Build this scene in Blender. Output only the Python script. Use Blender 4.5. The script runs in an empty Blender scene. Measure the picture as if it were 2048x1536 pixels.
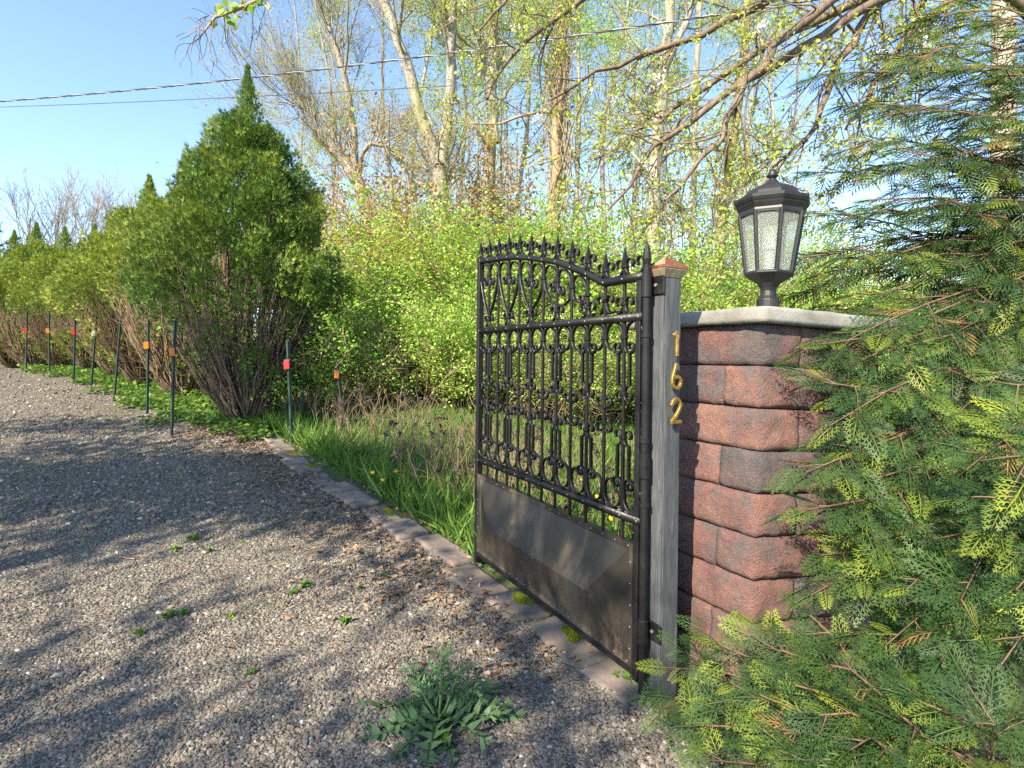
import bpy, bmesh, math, random
import numpy as np
from mathutils import Vector, Matrix, noise as mnoise

# ------------------------------------------------------------------ camera, sky, sun, exposure
SC = bpy.context.scene
COL = SC.collection
F, HZ, EYE = 1100.0, 712.0, 1.55          # focal length and horizon of the 2048 x 1536 photograph
cam_d = bpy.data.cameras.new('camera'); cam = bpy.data.objects.new('camera', cam_d); COL.objects.link(cam)
cam.location = (0, 0, EYE); cam.rotation_euler = (math.radians(90), 0, 0)
cam_d.sensor_width = 36.0; cam_d.lens = F / 2048 * 36.0; cam_d.shift_y = (HZ - 768.0) / 2048.0
cam_d.clip_start = 0.05; cam_d.clip_end = 2000
SC.camera = cam
SUN_EL = math.radians(39)
SUN_H = np.array((-0.56, -0.83)); SUN_H = SUN_H / np.linalg.norm(SUN_H)
SUN = np.array((SUN_H[0]*math.cos(SUN_EL), SUN_H[1]*math.cos(SUN_EL), math.sin(SUN_EL)))
world = bpy.data.worlds.new('World'); SC.world = world; world.use_nodes = True
wn = world.node_tree.nodes; wl = world.node_tree.links
sky = wn.new('ShaderNodeTexSky'); sky.sky_type = 'NISHITA'; sky.sun_disc = False
sky.sun_elevation = SUN_EL; sky.sun_rotation = math.atan2(SUN[0], SUN[1]) % (2*math.pi)
sky.air_density = 1.0; sky.dust_density = 0.3; sky.ozone_density = 2.4
wl.new(sky.outputs[0], wn['Background'].inputs[0]); wn['Background'].inputs[1].default_value = 0.135
sun_d = bpy.data.lights.new('sun', 'SUN'); sun_d.energy = 5.0; sun_d.angle = math.radians(0.55); sun_d.color = (1.0, 0.89, 0.69)
sun_o = bpy.data.objects.new('sun', sun_d); COL.objects.link(sun_o)
sun_o.rotation_euler = Vector(SUN).to_track_quat('Z', 'Y').to_euler(); sun_o.location = (-20, -30, 30)
SC.view_settings.view_transform = 'Standard'; SC.view_settings.look = 'None'
SC.view_settings.exposure = 1.5; SC.view_settings.gamma = 1.0
SC.cycles.use_denoising = False
SC.cycles.max_bounces = 8; SC.cycles.transparent_max_bounces = 12; SC.cycles.diffuse_bounces = 4

rng = np.random.default_rng(7)
random.seed(7)

# ------------------------------------------------------------------ helpers
def P(px, py, d):
    "point at depth d that stands behind a photo pixel (used to survey real positions)"
    return np.array(((px-1024)/F*d, d, EYE+(HZ-py)/F*d))
def sstep(a, b, x):
    t = np.clip((np.asarray(x, float)-a)/(b-a), 0, 1); return t*t*(3-2*t)
def gh(x, y):
    "terrain height"
    x = np.asarray(x, float); y = np.asarray(y, float)
    r = lambda v: (np.sqrt(v*v+0.5)+v)/2
    k = 0.1-0.06*sstep(-1.5, 2.5, x)
    h = k*(r(y-4.2)-r(y-15.5))-0.003
    return h + 0.012*np.sin(x*2.1+y*1.3)+0.010*np.sin(x*4.3-y*3.1)
def ground(px, py):
    "where the view ray through a photo pixel meets the terrain"
    d = 1.2
    while d < 60:
        p = P(px, py, d)
        if p[2] <= gh(p[0], p[1]): break
        d += 0.02
    return np.array((p[0], p[1], float(gh(p[0], p[1]))))

def tag(o, label=None, cat=None, group=None, kind=None):
    if label: o['label'] = label
    if cat: o['category'] = cat
    if group: o['group'] = group
    if kind: o['kind'] = kind
    return o
def empty(name, loc=(0, 0, 0), label=None, cat=None, group=None):
    o = bpy.data.objects.new(name, None); COL.objects.link(o); o.location = loc; o.empty_display_size = 0.1
    return tag(o, label, cat, group)
def obj(name, me, mat=None, parent=None, loc=None):
    o = bpy.data.objects.new(name, me); COL.objects.link(o)
    if mat is not None and len(me.materials) == 0: me.materials.append(mat)
    if parent is not None: o.parent = parent
    if loc is not None: o.location = loc
    return o
def np_mesh(name, V, T, mat=None, smooth=False, rnd=None):
    me = bpy.data.meshes.new(name)
    V = np.ascontiguousarray(V, np.float32); T = np.ascontiguousarray(T, np.int32)
    n, k = T.shape
    me.vertices.add(len(V)); me.vertices.foreach_set('co', V.ravel())
    me.loops.add(n*k); me.loops.foreach_set('vertex_index', T.ravel())
    me.polygons.add(n); me.polygons.foreach_set('loop_start', np.arange(0, n*k, k, dtype=np.int32))
    if smooth: me.polygons.foreach_set('use_smooth', np.ones(n, bool))
    if rnd is not None:
        a = me.attributes.new('rnd', 'FLOAT', 'POINT'); a.data.foreach_set('value', np.ascontiguousarray(rnd, np.float32))
    me.update(calc_edges=True)
    if mat is not None: me.materials.append(mat)
    return me
class MB:
    "collects simple shapes into one mesh"
    def __init__(s): s.v = []; s.f = []
    def add(s, v, f):
        o = len(s.v); s.v += [tuple(map(float, p)) for p in v]; s.f += [tuple(i+o for i in q) for q in f]; return s
    def box(s, c, d, M=None):
        x, y, z = d[0]/2, d[1]/2, d[2]/2
        v = [(-x,-y,-z),(x,-y,-z),(x,y,-z),(-x,y,-z),(-x,-y,z),(x,-y,z),(x,y,z),(-x,y,z)]
        if M is not None: v = [tuple(M @ Vector(p)) for p in v]
        v = [(p[0]+c[0], p[1]+c[1], p[2]+c[2]) for p in v]
        return s.add(v, [(3,2,1,0),(4,5,6,7),(0,1,5,4),(1,2,6,5),(2,3,7,6),(3,0,4,7)])
    def lathe(s, prof, n=16, c=(0, 0, 0), a0=0.0, caps=True):
        v = []; f = []
        for r, z in prof:
            for i in range(n):
                a = a0+2*math.pi*i/n; v.append((c[0]+r*math.cos(a), c[1]+r*math.sin(a), c[2]+z))
        for j in range(len(prof)-1):
            for i in range(n):
                k = (i+1) % n; f.append((j*n+i, j*n+k, (j+1)*n+k, (j+1)*n+i))
        if caps:
            f.append(tuple(range(n-1, -1, -1))); f.append(tuple((len(prof)-1)*n+i for i in range(n)))
        return s.add(v, f)
    def tube(s, pts, rad, n=6):
        V, T = tube(np.array(pts, float), np.array(rad, float)*np.ones(len(pts)), n)
        return s.add(V, T.tolist())
    def mesh(s, name, mat=None, smooth=False, bevel=0.0, seg=1):
        me = bpy.data.meshes.new(name); me.from_pydata(s.v, [], s.f); me.update()
        if bevel:
            bm = bmesh.new(); bm.from_mesh(me)
            es = [e for e in bm.edges if len(e.link_faces) == 2 and e.calc_face_angle() > 0.5]
            bmesh.ops.bevel(bm, geom=es, offset=bevel, segments=seg, affect='EDGES', clamp_overlap=True)
            bm.to_mesh(me); bm.free()
        if smooth:
            me.polygons.foreach_set('use_smooth', np.ones(len(me.polygons), bool))
        if mat: me.materials.append(mat)
        return me
def tube(p, r, k=5):
    n = len(p)
    t = np.empty_like(p); t[1:-1] = p[2:]-p[:-2]; t[0] = p[1]-p[0]; t[-1] = p[-1]-p[-2]
    t /= np.linalg.norm(t, axis=1)[:, None]+1e-9
    m = t.mean(0); ref = np.array((1., 0, 0)) if abs(m[0]) < 0.6*np.linalg.norm(m)+1e-6 else np.array((0, 0, 1.)) if abs(m[2]) < 0.7*np.linalg.norm(m) else np.array((0, 1., 0))
    u = np.cross(t, ref); u /= np.linalg.norm(u, axis=1)[:, None]+1e-9
    w = np.cross(t, u)
    a = np.arange(k)*2*math.pi/k
    V = p[:, None]+r[:, None, None]*(np.cos(a)[None, :, None]*u[:, None]+np.sin(a)[None, :, None]*w[:, None])
    i = np.arange(n-1)[:, None]*k; j = np.arange(k)[None]; j2 = (j+1) % k
    T = np.stack((i+j, i+j2, i+k+j2, i+k+j), -1).reshape(-1, 4)
    return V.reshape(-1, 3), T
def tubes_mesh(name, polys, mat, sides=None):
    Vs, Ts, o = [], [], 0
    for p, r in polys:
        k = sides or (8 if r[0] > 0.06 else 5 if r[0] > 0.015 else 3)
        V, T = tube(p, r, k); Vs.append(V); Ts.append(T+o); o += len(V)
    return np_mesh(name, np.concatenate(Vs), np.concatenate(Ts), mat, smooth=True)
def unit(v):
    v = np.asarray(v, float); return v/(np.linalg.norm(v, axis=-1, keepdims=True)+1e-9)
def frames(d, up, roll=None):
    "rotation matrices: y axis along d, z axis as near to up as possible"
    d = unit(d); up = np.broadcast_to(np.asarray(up, float), d.shape)
    x = np.cross(d, up); bad = np.linalg.norm(x, axis=1) < 1e-4; x[bad] = (1, 0, 0); x = unit(x)
    z = np.cross(x, d)
    if roll is not None:
        c, s = np.cos(roll)[:, None], np.sin(roll)[:, None]
        x, z = c*x+s*z, -s*x+c*z
    return np.stack((x, d, z), -1)
def scatter(tv, tf, pos, R, scale):
    n, k = len(pos), len(tv)
    scale = np.asarray(scale, float)
    sc = scale[:, None, None] if scale.ndim == 1 else scale[:, None, :]
    V = np.einsum('nij,nkj->nki', R, tv[None]*sc)+pos[:, None]
    T = tf[None]+(np.arange(n)*k)[:, None, None]
    return V.reshape(-1, 3), T.reshape(-1, tf.shape[1])
def cloud(name, tv, tf, pos, R, scale, mat, g, smooth=False):
    V, T = scatter(tv, tf, pos, R, scale)
    return np_mesh(name, V, T, mat, smooth=smooth, rnd=np.repeat(g.random(len(pos)), len(tv)))
def rdir(g, n):
    return unit(g.normal(size=(n, 3)))

# ------------------------------------------------------------------ materials
def nodes(name):
    m = bpy.data.materials.new(name); m.use_nodes = True; nt = m.node_tree
    return m, nt.nodes, nt.links, nt.nodes['Principled BSDF'], nt.nodes['Material Output']
def ramp(N, L, fac, stops, interp='LINEAR'):
    r = N.new('ShaderNodeValToRGB'); e = r.color_ramp.elements; r.color_ramp.interpolation = interp
    while len(e) < len(stops): e.new(0.5)
    for k, (p, c) in zip(e, stops): k.position = p; k.color = (*c, 1)
    L.new(fac, r.inputs[0]); return r.outputs[0]
def noise(N, L, scale, detail=4, rough=0.6, vec=None, dist=0.0):
    t = N.new('ShaderNodeTexNoise'); t.inputs['Scale'].default_value = scale; t.inputs['Detail'].default_value = detail
    t.inputs['Roughness'].default_value = rough; t.inputs['Distortion'].default_value = dist
    if vec is not None: L.new(vec, t.inputs['Vector'])
    return t.outputs['Fac']
def mixc(N, L, fac, a, b, mode='MIX'):
    m = N.new('ShaderNodeMix'); m.data_type = 'RGBA'; m.blend_type = mode
    for s, v in ((0, fac), (6, a), (7, b)):
        if hasattr(v, 'is_output'): L.new(v, m.inputs[s])
        else: m.inputs[s].default_value = v if s == 0 else (*v, 1)
    return m.outputs[2]
def bump(N, L, h, strength, dist, bsdf):
    b = N.new('ShaderNodeBump'); b.inputs['Strength'].default_value = strength; b.inputs['Distance'].default_value = dist
    L.new(h, b.inputs['Height']); L.new(b.outputs[0], bsdf.inputs['Normal'])
def texco(N, out='Object', offset=False, scale=None):
    t = N.new('ShaderNodeTexCoord'); return t.outputs[out]
def mapped(N, L, scale=(1, 1, 1), out='Object', rnd=False):
    t = N.new('ShaderNodeTexCoord'); m = N.new('ShaderNodeMapping'); m.inputs['Scale'].default_value = scale
    L.new(t.outputs[out], m.inputs['Vector'])
    if rnd:
        oi = N.new('ShaderNodeObjectInfo'); k = N.new('ShaderNodeMath'); k.operation = 'MULTIPLY'; k.inputs[1].default_value = 37.0
        L.new(oi.outputs['Random'], k.inputs[0]); c = N.new('ShaderNodeCombineXYZ')
        for i in range(3): L.new(k.outputs[0], c.inputs[i])
        L.new(c.outputs[0], m.inputs['Location'])
    return m.outputs[0]
def m_leaf(name, c1, c2, c3, trans=0.35, rough=0.5, spec=0.3, vary=0.0):
    "leaf: colour differs from leaf to leaf, some light passes through"
    m, N, L, B, O = nodes(name)
    at = N.new('ShaderNodeAttribute'); at.attribute_name = 'rnd'
    oi = N.new('ShaderNodeObjectInfo'); ma = N.new('ShaderNodeMath'); ma.operation = 'MULTIPLY_ADD'; ma.inputs[1].default_value = vary; L.new(oi.outputs['Random'], ma.inputs[0]); ma.inputs[2].default_value = -vary/2
    mb_ = N.new('ShaderNodeMath'); mb_.operation = 'ADD'; mb_.use_clamp = True; L.new(at.outputs['Fac'], mb_.inputs[0]); L.new(ma.outputs[0], mb_.inputs[1])
    col = ramp(N, L, mb_.outputs[0], [(0.0, c1), (0.5, c2), (1.0, c3)])
    L.new(col, B.inputs['Base Color']); B.inputs['Roughness'].default_value = rough; B.inputs['Specular IOR Level'].default_value = spec
    tr = N.new('ShaderNodeBsdfTranslucent'); L.new(col, tr.inputs[0])
    mx = N.new('ShaderNodeMixShader'); mx.inputs[0].default_value = trans
    L.new(B.outputs[0], mx.inputs[1]); L.new(tr.outputs[0], mx.inputs[2]); L.new(mx.outputs[0], O.inputs[0])
    return m
def m_bark(name, c1, c2, scale=6, moss=None):
    m, N, L, B, O = nodes(name)
    v = mapped(N, L, (scale, scale, scale*0.22))
    n1 = noise(N, L, 2.2, 6, 0.65, v); n2 = noise(N, L, 0.5, 3, 0.5, v)
    col = ramp(N, L, n1, [(0.3, c1), (0.7, c2)])
    if moss: col = mixc(N, L, ramp(N, L, n2, [(0.5, (0, 0, 0)), (0.68, (0.7, 0.7, 0.7))]), col, moss)
    L.new(col, B.inputs['Base Color']); B.inputs['Roughness'].default_value = 0.9; B.inputs['Specular IOR Level'].default_value = 0.15
    bump(N, L, n1, 0.8, 0.03, B); return m
M = {}
# dark iron with dust, chalky wear and a little rust
m, N, L, B, O = nodes('iron'); v = mapped(N, L, (1, 1, 1))
n1 = noise(N, L, 9, 5, 0.65, v); n2 = noise(N, L, 60, 3, 0.6, v)
col = ramp(N, L, n1, [(0.35, (0.006, 0.006, 0.007)), (0.62, (0.013, 0.012, 0.012)), (0.82, (0.055, 0.044, 0.034))])
L.new(col, B.inputs['Base Color']); L.new(ramp(N, L, n2, [(0.3, (0.34,)*3), (0.7, (0.60,)*3)]), B.inputs['Roughness'])
B.inputs['Specular IOR Level'].default_value = 0.32; bump(N, L, n2, 0.3, 0.002, B); M['iron'] = m
m, N, L, B, O = nodes('iron_sheet'); v = mapped(N, L, (1, 1, 0.45))
n1 = noise(N, L, 4, 5, 0.6, v, 0.6); n2 = noise(N, L, 70, 3, 0.6, v)
col = ramp(N, L, n1, [(0.32, (0.012, 0.011, 0.010)), (0.52, (0.026, 0.022, 0.018)), (0.70, (0.105, 0.080, 0.056))])
tc = N.new('ShaderNodeTexCoord'); sx_ = N.new('ShaderNodeSeparateXYZ'); L.new(tc.outputs['Object'], sx_.inputs[0]); mr = N.new('ShaderNodeMapRange'); mr.inputs[1].default_value = 0.12; mr.inputs[2].default_value = 0.40; mr.inputs[3].default_value = 1; mr.inputs[4].default_value = 0; L.new(sx_.outputs[2], mr.inputs[0])
n3 = noise(N, L, 14, 6, 0.75, v, 0.5); mu = N.new('ShaderNodeMath'); mu.operation = 'MULTIPLY'; L.new(mr.outputs[0], mu.inputs[0]); L.new(ramp(N, L, n3, [(0.42, (0, 0, 0)), (0.70, (1, 1, 1))]), mu.inputs[1])
col = mixc(N, L, mu.outputs[0], col, (0.115, 0.090, 0.064))
L.new(col, B.inputs['Base Color']); L.new(ramp(N, L, n1, [(0.3, (0.26,)*3), (0.7, (0.60,)*3)]), B.inputs['Roughness'])
bump(N, L, n2, 0.2, 0.002, B); M['sheet'] = m
m, N, L, B, O = nodes('rivet_metal'); B.inputs['Base Color'].default_value = (0.25, 0.25, 0.26, 1); B.inputs['Metallic'].default_value = 0.6; B.inputs['Roughness'].default_value = 0.35; M['rivet'] = m
# split-faced blocks: each block its own mix of brick red, rust and slate grey
m, N, L, B, O = nodes('split_block'); v = mapped(N, L, (1, 1, 1), rnd=True)
n1 = noise(N, L, 3.4, 4, 0.62, v, 0.7); n2 = noise(N, L, 38, 6, 0.75, v); n3 = noise(N, L, 9, 5, 0.65, v, 0.4); n4 = noise(N, L, 140, 3, 0.7, v)
oi = N.new('ShaderNodeObjectInfo'); ma = N.new('ShaderNodeMath'); ma.operation = 'MULTIPLY_ADD'; ma.inputs[1].default_value = 0.36; ma.inputs[2].default_value = -0.12; L.new(oi.outputs['Random'], ma.inputs[0]); mb_ = N.new('ShaderNodeMath'); mb_.operation = 'ADD'; L.new(n1, mb_.inputs[0]); L.new(ma.outputs[0], mb_.inputs[1])
col = ramp(N, L, mb_.outputs[0], [(0.34, (0.088, 0.082, 0.085)), (0.45, (0.135, 0.098, 0.096)), (0.55, (0.190, 0.098, 0.088)), (0.74, (0.250, 0.138, 0.112))])
col = mixc(N, L, ramp(N, L, n3, [(0.44, (0, 0, 0)), (0.66, (0.85,)*3)]), col, (0.125, 0.112, 0.112))
col = mixc(N, L, 0.65, col, ramp(N, L, n2, [(0.3, (0.35,)*3), (0.7, (0.72,)*3)]), 'OVERLAY')
L.new(col, B.inputs['Base Color']); B.inputs['Roughness'].default_value = 0.92; B.inputs['Specular IOR Level'].default_value = 0.2
ad = N.new('ShaderNodeMath'); ad.operation = 'ADD'; L.new(n2, ad.inputs[0]); L.new(n4, ad.inputs[1])
bump(N, L, ad.outputs[0], 1.0, 0.016, B); M['block'] = m
# concrete cap
m, N, L, B, O = nodes('concrete'); v = mapped(N, L)
n1 = noise(N, L, 5, 6, 0.7, v); n2 = noise(N, L, 90, 4, 0.7, v)
vo = N.new('ShaderNodeTexVoronoi'); vo.inputs['Scale'].default_value = 45; L.new(v, vo.inputs['Vector'])
pit = ramp(N, L, vo.outputs['Distance'], [(0.05, (0, 0, 0)), (0.16, (1, 1, 1))])
pm = mixc(N, L, ramp(N, L, n1, [(0.5, (0, 0, 0)), (0.6, (1, 1, 1))]), (1, 1, 1), pit)
col = ramp(N, L, n1, [(0.3, (0.105, 0.098, 0.082)), (0.5, (0.205, 0.198, 0.178)), (0.7, (0.275, 0.268, 0.245))])
col = mixc(N, L, 0.8, col, pm, 'MULTIPLY')
L.new(col, B.inputs['Base Color']); B.inputs['Roughness'].default_value = 0.9
ad = N.new('ShaderNodeMath'); ad.operation = 'ADD'; L.new(n2, ad.inputs[0]); L.new(pm, ad.inputs[1]); bump(N, L, ad.outputs[0], 0.6, 0.006, B); M['concrete'] = m
m, N, L, B, O = nodes('mortar_core'); B.inputs['Base Color'].default_value = (0.05, 0.045, 0.042, 1); B.inputs['Roughness'].default_value = 1; M['core'] = m
# weathered grey timber
def m_wood(name, c1, c2, c3):
    m, N, L, B, O = nodes(name); v = mapped(N, L, (20, 20, 2.0))
    n1 = noise(N, L, 1.6, 6, 0.7, v, 2.2); v2 = mapped(N, L, (6, 6, 1.2)); n2 = noise(N, L, 1.5, 4, 0.6, v2)
    col = ramp(N, L, n1, [(0.28, c1), (0.5, c2), (0.72, c3)])
    col = mixc(N, L, ramp(N, L, n2, [(0.45, (0, 0, 0)), (0.75, (0.6,)*3)]), col, c1)
    L.new(col, B.inputs['Base Color']); B.inputs['Roughness'].default_value = 0.85; B.inputs['Specular IOR Level'].default_value = 0.25
    bump(N, L, n1, 0.6, 0.004, B); return m
M['wood'] = m_wood('weathered_wood', (0.036, 0.040, 0.046), (0.068, 0.074, 0.082), (0.125, 0.124, 0.122))
M['trim'] = m_wood('trim_wood', (0.12, 0.10, 0.06), (0.22, 0.185, 0.115), (0.30, 0.27, 0.19))
M['pole'] = m_wood('pole_wood', (0.22, 0.18, 0.14), (0.42, 0.35, 0.28), (0.56, 0.49, 0.41))
m, N, L, B, O = nodes('copper'); v = mapped(N, L); n1 = noise(N, L, 30, 5, 0.7, v)
L.new(ramp(N, L, n1, [(0.3, (0.18, 0.065, 0.035)), (0.6, (0.42, 0.16, 0.075)), (0.8, (0.5, 0.28, 0.2))]), B.inputs['Base Color'])
B.inputs['Metallic'].default_value = 0.7; B.inputs['Roughness'].default_value = 0.42; M['copper'] = m
m, N, L, B, O = nodes('brass'); v = mapped(N, L); n1 = noise(N, L, 60, 4, 0.7, v)
L.new(ramp(N, L, n1, [(0.35, (0.26, 0.15, 0.035)), (0.65, (0.52, 0.35, 0.09))]), B.inputs['Base Color'])
B.inputs['Metallic'].default_value = 0.75; B.inputs['Roughness'].default_value = 0.38; M['brass'] = m
# lamp
m, N, L, B, O = nodes('lamp_black'); v = mapped(N, L); n1 = noise(N, L, 14, 4, 0.6, v); n2 = noise(N, L, 120, 3, 0.6, v)
L.new(ramp(N, L, n1, [(0.35, (0.010, 0.010, 0.012)), (0.7, (0.024, 0.022, 0.022))]), B.inputs['Base Color']); B.inputs['Roughness'].default_value = 0.48; bump(N, L, n2, 0.2, 0.002, B); M['lamp'] = m
m, N, L, B, O = nodes('seeded_glass'); v = mapped(N, L, (1, 1, 0.35))
n1 = noise(N, L, 28, 3, 0.6, v); n2 = noise(N, L, 12, 4, 0.6, v)
B.inputs['Base Color'].default_value = (0.72, 0.76, 0.70, 1); B.inputs['Transmission Weight'].default_value = 0.85
B.inputs['Roughness'].default_value = 0.06; B.inputs['IOR'].default_value = 1.12; bump(N, L, n1, 0.10, 0.002, B); M['glass'] = m
m, N, L, B, O = nodes('bulb_white'); B.inputs['Base Color'].default_value = (0.75, 0.75, 0.72, 1); B.inputs['Roughness'].default_value = 0.4; M['bulb'] = m
# steel posts and tags
m, N, L, B, O = nodes('green_steel'); v = mapped(N, L); n1 = noise(N, L, 8, 5, 0.6, v)
L.new(ramp(N, L, n1, [(0.35, (0.018, 0.045, 0.034)), (0.6, (0.03, 0.062, 0.05)), (0.8, (0.08, 0.07, 0.05))]), B.inputs['Base Color']); B.inputs['Roughness'].default_value = 0.6; M['tpost'] = m
for nm, c in (('tag_orange', (0.75, 0.24, 0.015)), ('tag_red', (0.62, 0.02, 0.03)), ('tag_white', (0.62, 0.62, 0.56))):
    m, N, L, B, O = nodes(nm); v = mapped(N, L); n1 = noise(N, L, 25, 3, 0.6, v)
    L.new(mixc(N, L, n1, c, tuple(x*0.7 for x in c)), B.inputs['Base Color']); B.inputs['Roughness'].default_value = 0.4; M[nm] = m
m, N, L, B, O = nodes('cable_dark'); B.inputs['Base Color'].default_value = (0.05, 0.05, 0.06, 1); B.inputs['Roughness'].default_value = 0.5; M['cable'] = m
m, N, L, B, O = nodes('cable_light'); B.inputs['Base Color'].default_value = (0.34, 0.34, 0.35, 1); B.inputs['Roughness'].default_value = 0.45; B.inputs['Metallic'].default_value = 0.3; M['bare'] = m
# foliage
M['thuja'] = m_leaf('thuja_scale_leaves', (0.026, 0.060, 0.019), (0.056, 0.108, 0.022), (0.260, 0.310, 0.038), 0.28, 0.5)  # tone varies per spray; the brightest stop paints in sunlit tips
M['thuja_dead'] = m_leaf('thuja_dead_sprays', (0.25, 0.13, 0.05), (0.33, 0.19, 0.08), (0.20, 0.10, 0.04), 0.25, 0.7)
M['arbor'] = m_leaf('arborvitae_sprays', (0.055, 0.115, 0.024), (0.115, 0.190, 0.030), (0.220, 0.270, 0.040), 0.25, 0.55)
M['arbor_sunlit'] = m_leaf('sunlit_arborvitae_sprays', (0.095, 0.155, 0.026), (0.210, 0.275, 0.038), (0.370, 0.400, 0.060), 0.25, 0.55)  # brighter, yellower copy: sunlight on these trees painted into the leaf colour
M['spring'] = m_leaf('spring_leaves', (0.17, 0.36, 0.045), (0.31, 0.51, 0.070), (0.50, 0.60, 0.15), 0.40, 0.55, 0.3, 0.55)
M['spring_t'] = m_leaf('tree_spring_leaves', (0.25, 0.37, 0.045), (0.40, 0.50, 0.065), (0.56, 0.58, 0.14), 0.45, 0.55, 0.3, 0.4)
M['spring_y'] = m_leaf('yellow_spring_leaves', (0.32, 0.38, 0.03), (0.44, 0.46, 0.05), (0.52, 0.46, 0.10), 0.50, 0.5)
M['bud'] = m_leaf('rusty_buds', (0.32, 0.17, 0.06), (0.42, 0.26, 0.09), (0.46, 0.34, 0.12), 0.40, 0.6)
M['shade'] = m_leaf('shade_tree_leaves', (0.06, 0.12, 0.02), (0.10, 0.18, 0.03), (0.14, 0.22, 0.03), 0.35, 0.5)
M['grass'] = m_leaf('grass_blades', (0.055, 0.14, 0.022), (0.10, 0.21, 0.030), (0.24, 0.28, 0.07), 0.35, 0.5)
M['weed'] = m_leaf('weed_leaves', (0.06, 0.15, 0.025), (0.11, 0.21, 0.035), (0.20, 0.29, 0.05), 0.35, 0.5)
M['thistle'] = m_leaf('thistle_leaves', (0.065, 0.135, 0.055), (0.10, 0.18, 0.075), (0.15, 0.23, 0.095), 0.22, 0.5)
M['litter'] = m_leaf('leaf_litter', (0.12, 0.07, 0.04), (0.22, 0.14, 0.085), (0.34, 0.26, 0.18), 0.10, 0.8)
M['dry'] = m_leaf('dry_stems', (0.24, 0.17, 0.09), (0.34, 0.25, 0.14), (0.44, 0.34, 0.20), 0.15, 0.8)
M['seed'] = m_leaf('dark_seed_heads', (0.035, 0.026, 0.022), (0.06, 0.045, 0.035), (0.10, 0.075, 0.05), 0.05, 0.8)
M['blossom'] = m_leaf('white_blossom', (0.70, 0.70, 0.64), (0.80, 0.78, 0.74), (0.82, 0.74, 0.72), 0.35, 0.6)
M['dandelion'] = m_leaf('dandelion_yellow', (0.75, 0.50, 0.02), (0.80, 0.55, 0.02), (0.80, 0.60, 0.04), 0.2, 0.6)
M['moss'] = m_leaf('moss_tufts', (0.12, 0.16, 0.012), (0.22, 0.26, 0.014), (0.32, 0.34, 0.02), 0.2, 0.8)
M['needle'] = m_leaf('pine_needles', (0.02, 0.055, 0.03), (0.035, 0.08, 0.035), (0.06, 0.11, 0.04), 0.15, 0.5)
M['bark'] = m_bark('grey_bark', (0.13, 0.115, 0.095), (0.42, 0.38, 0.32), 5, (0.22, 0.21, 0.10))
M['bark_d'] = m_bark('dark_bark', (0.045, 0.035, 0.028), (0.15, 0.115, 0.085), 8)
M['bark_r'] = m_bark('reddish_bark', (0.075, 0.048, 0.034), (0.20, 0.13, 0.085), 9)
M['stem'] = m_bark('tan_stems', (0.20, 0.14, 0.085), (0.42, 0.31, 0.20), 9)
M['twig'] = m_bark('brown_twigs', (0.13, 0.090, 0.062), (0.34, 0.245, 0.165), 9)
M['limb'] = m_bark('dark_limb_bark', (0.075, 0.055, 0.042), (0.26, 0.195, 0.145), 9)
M['far_twig'] = m_bark('far_bare_twigs', (0.20, 0.17, 0.15), (0.32, 0.28, 0.25), 3)
# ground
m, N, L, B, O = nodes('forest_floor'); v = mapped(N, L)
n1 = noise(N, L, 0.9, 5, 0.6, v); n2 = noise(N, L, 22, 6, 0.7, v)
col = ramp(N, L, n1, [(0.35, (0.10, 0.075, 0.045)), (0.5, (0.08, 0.11, 0.03)), (0.65, (0.055, 0.12, 0.022))])
col = mixc(N, L, 0.7, col, ramp(N, L, n2, [(0.3, (0.25,)*3), (0.7, (0.75,)*3)]), 'OVERLAY')
L.new(col, B.inputs['Base Color']); B.inputs['Roughness'].default_value = 0.95; bump(N, L, n2, 0.9, 0.04, B); M['soil'] = m
m, N, L, B, O = nodes('gravel'); v = mapped(N, L)
vo = N.new('ShaderNodeTexVoronoi'); vo.inputs['Scale'].default_value = 62; L.new(v, vo.inputs['Vector']); vo.inputs['Randomness'].default_value = 1
sp = N.new('ShaderNodeSeparateColor'); L.new(vo.outputs['Color'], sp.inputs[0])
col = ramp(N, L, sp.outputs[0], [(0.0, (0.10, 0.09, 0.08)), (0.4, (0.175, 0.150, 0.118)), (0.75, (0.24, 0.20, 0.148)), (0.95, (0.29, 0.25, 0.19)), (1.0, (0.44, 0.42, 0.38))])
gap = ramp(N, L, vo.outputs['Distance'], [(0.25, (1, 1, 1)), (0.75, (0.35,)*3)])
col = mixc(N, L, 0.8, col, gap, 'MULTIPLY')
n1 = noise(N, L, 1.1, 5, 0.65, v); n2 = noise(N, L, 7, 5, 0.7, v)
col = mixc(N, L, ramp(N, L, n1, [(0.56, (0, 0, 0)), (0.72, (0.55,)*3)]), col, (0.105, 0.125, 0.045))
col = mixc(N, L, ramp(N, L, n2, [(0.58, (0, 0, 0)), (0.75, (0.45,)*3)]), col, (0.16, 0.105, 0.07))
L.new(col, B.inputs['Base Color']); B.inputs['Roughness'].default_value = 0.9; B.inputs['Specular IOR Level'].default_value = 0.25
iv = N.new('ShaderNodeMath'); iv.operation = 'SUBTRACT'; iv.inputs[0].default_value = 1; L.new(vo.outputs['Distance'], iv.inputs[1])
bump(N, L, iv.outputs[0], 0.9, 0.02, B); M['gravel'] = m
m, N, L, B, O = nodes('pebble')
at = N.new('ShaderNodeAttribute'); at.attribute_type = 'INSTANCER'; at.attribute_name = 'tint'; v = mapped(N, L); n2 = noise(N, L, 1.4, 4, 0.7, v)
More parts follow.
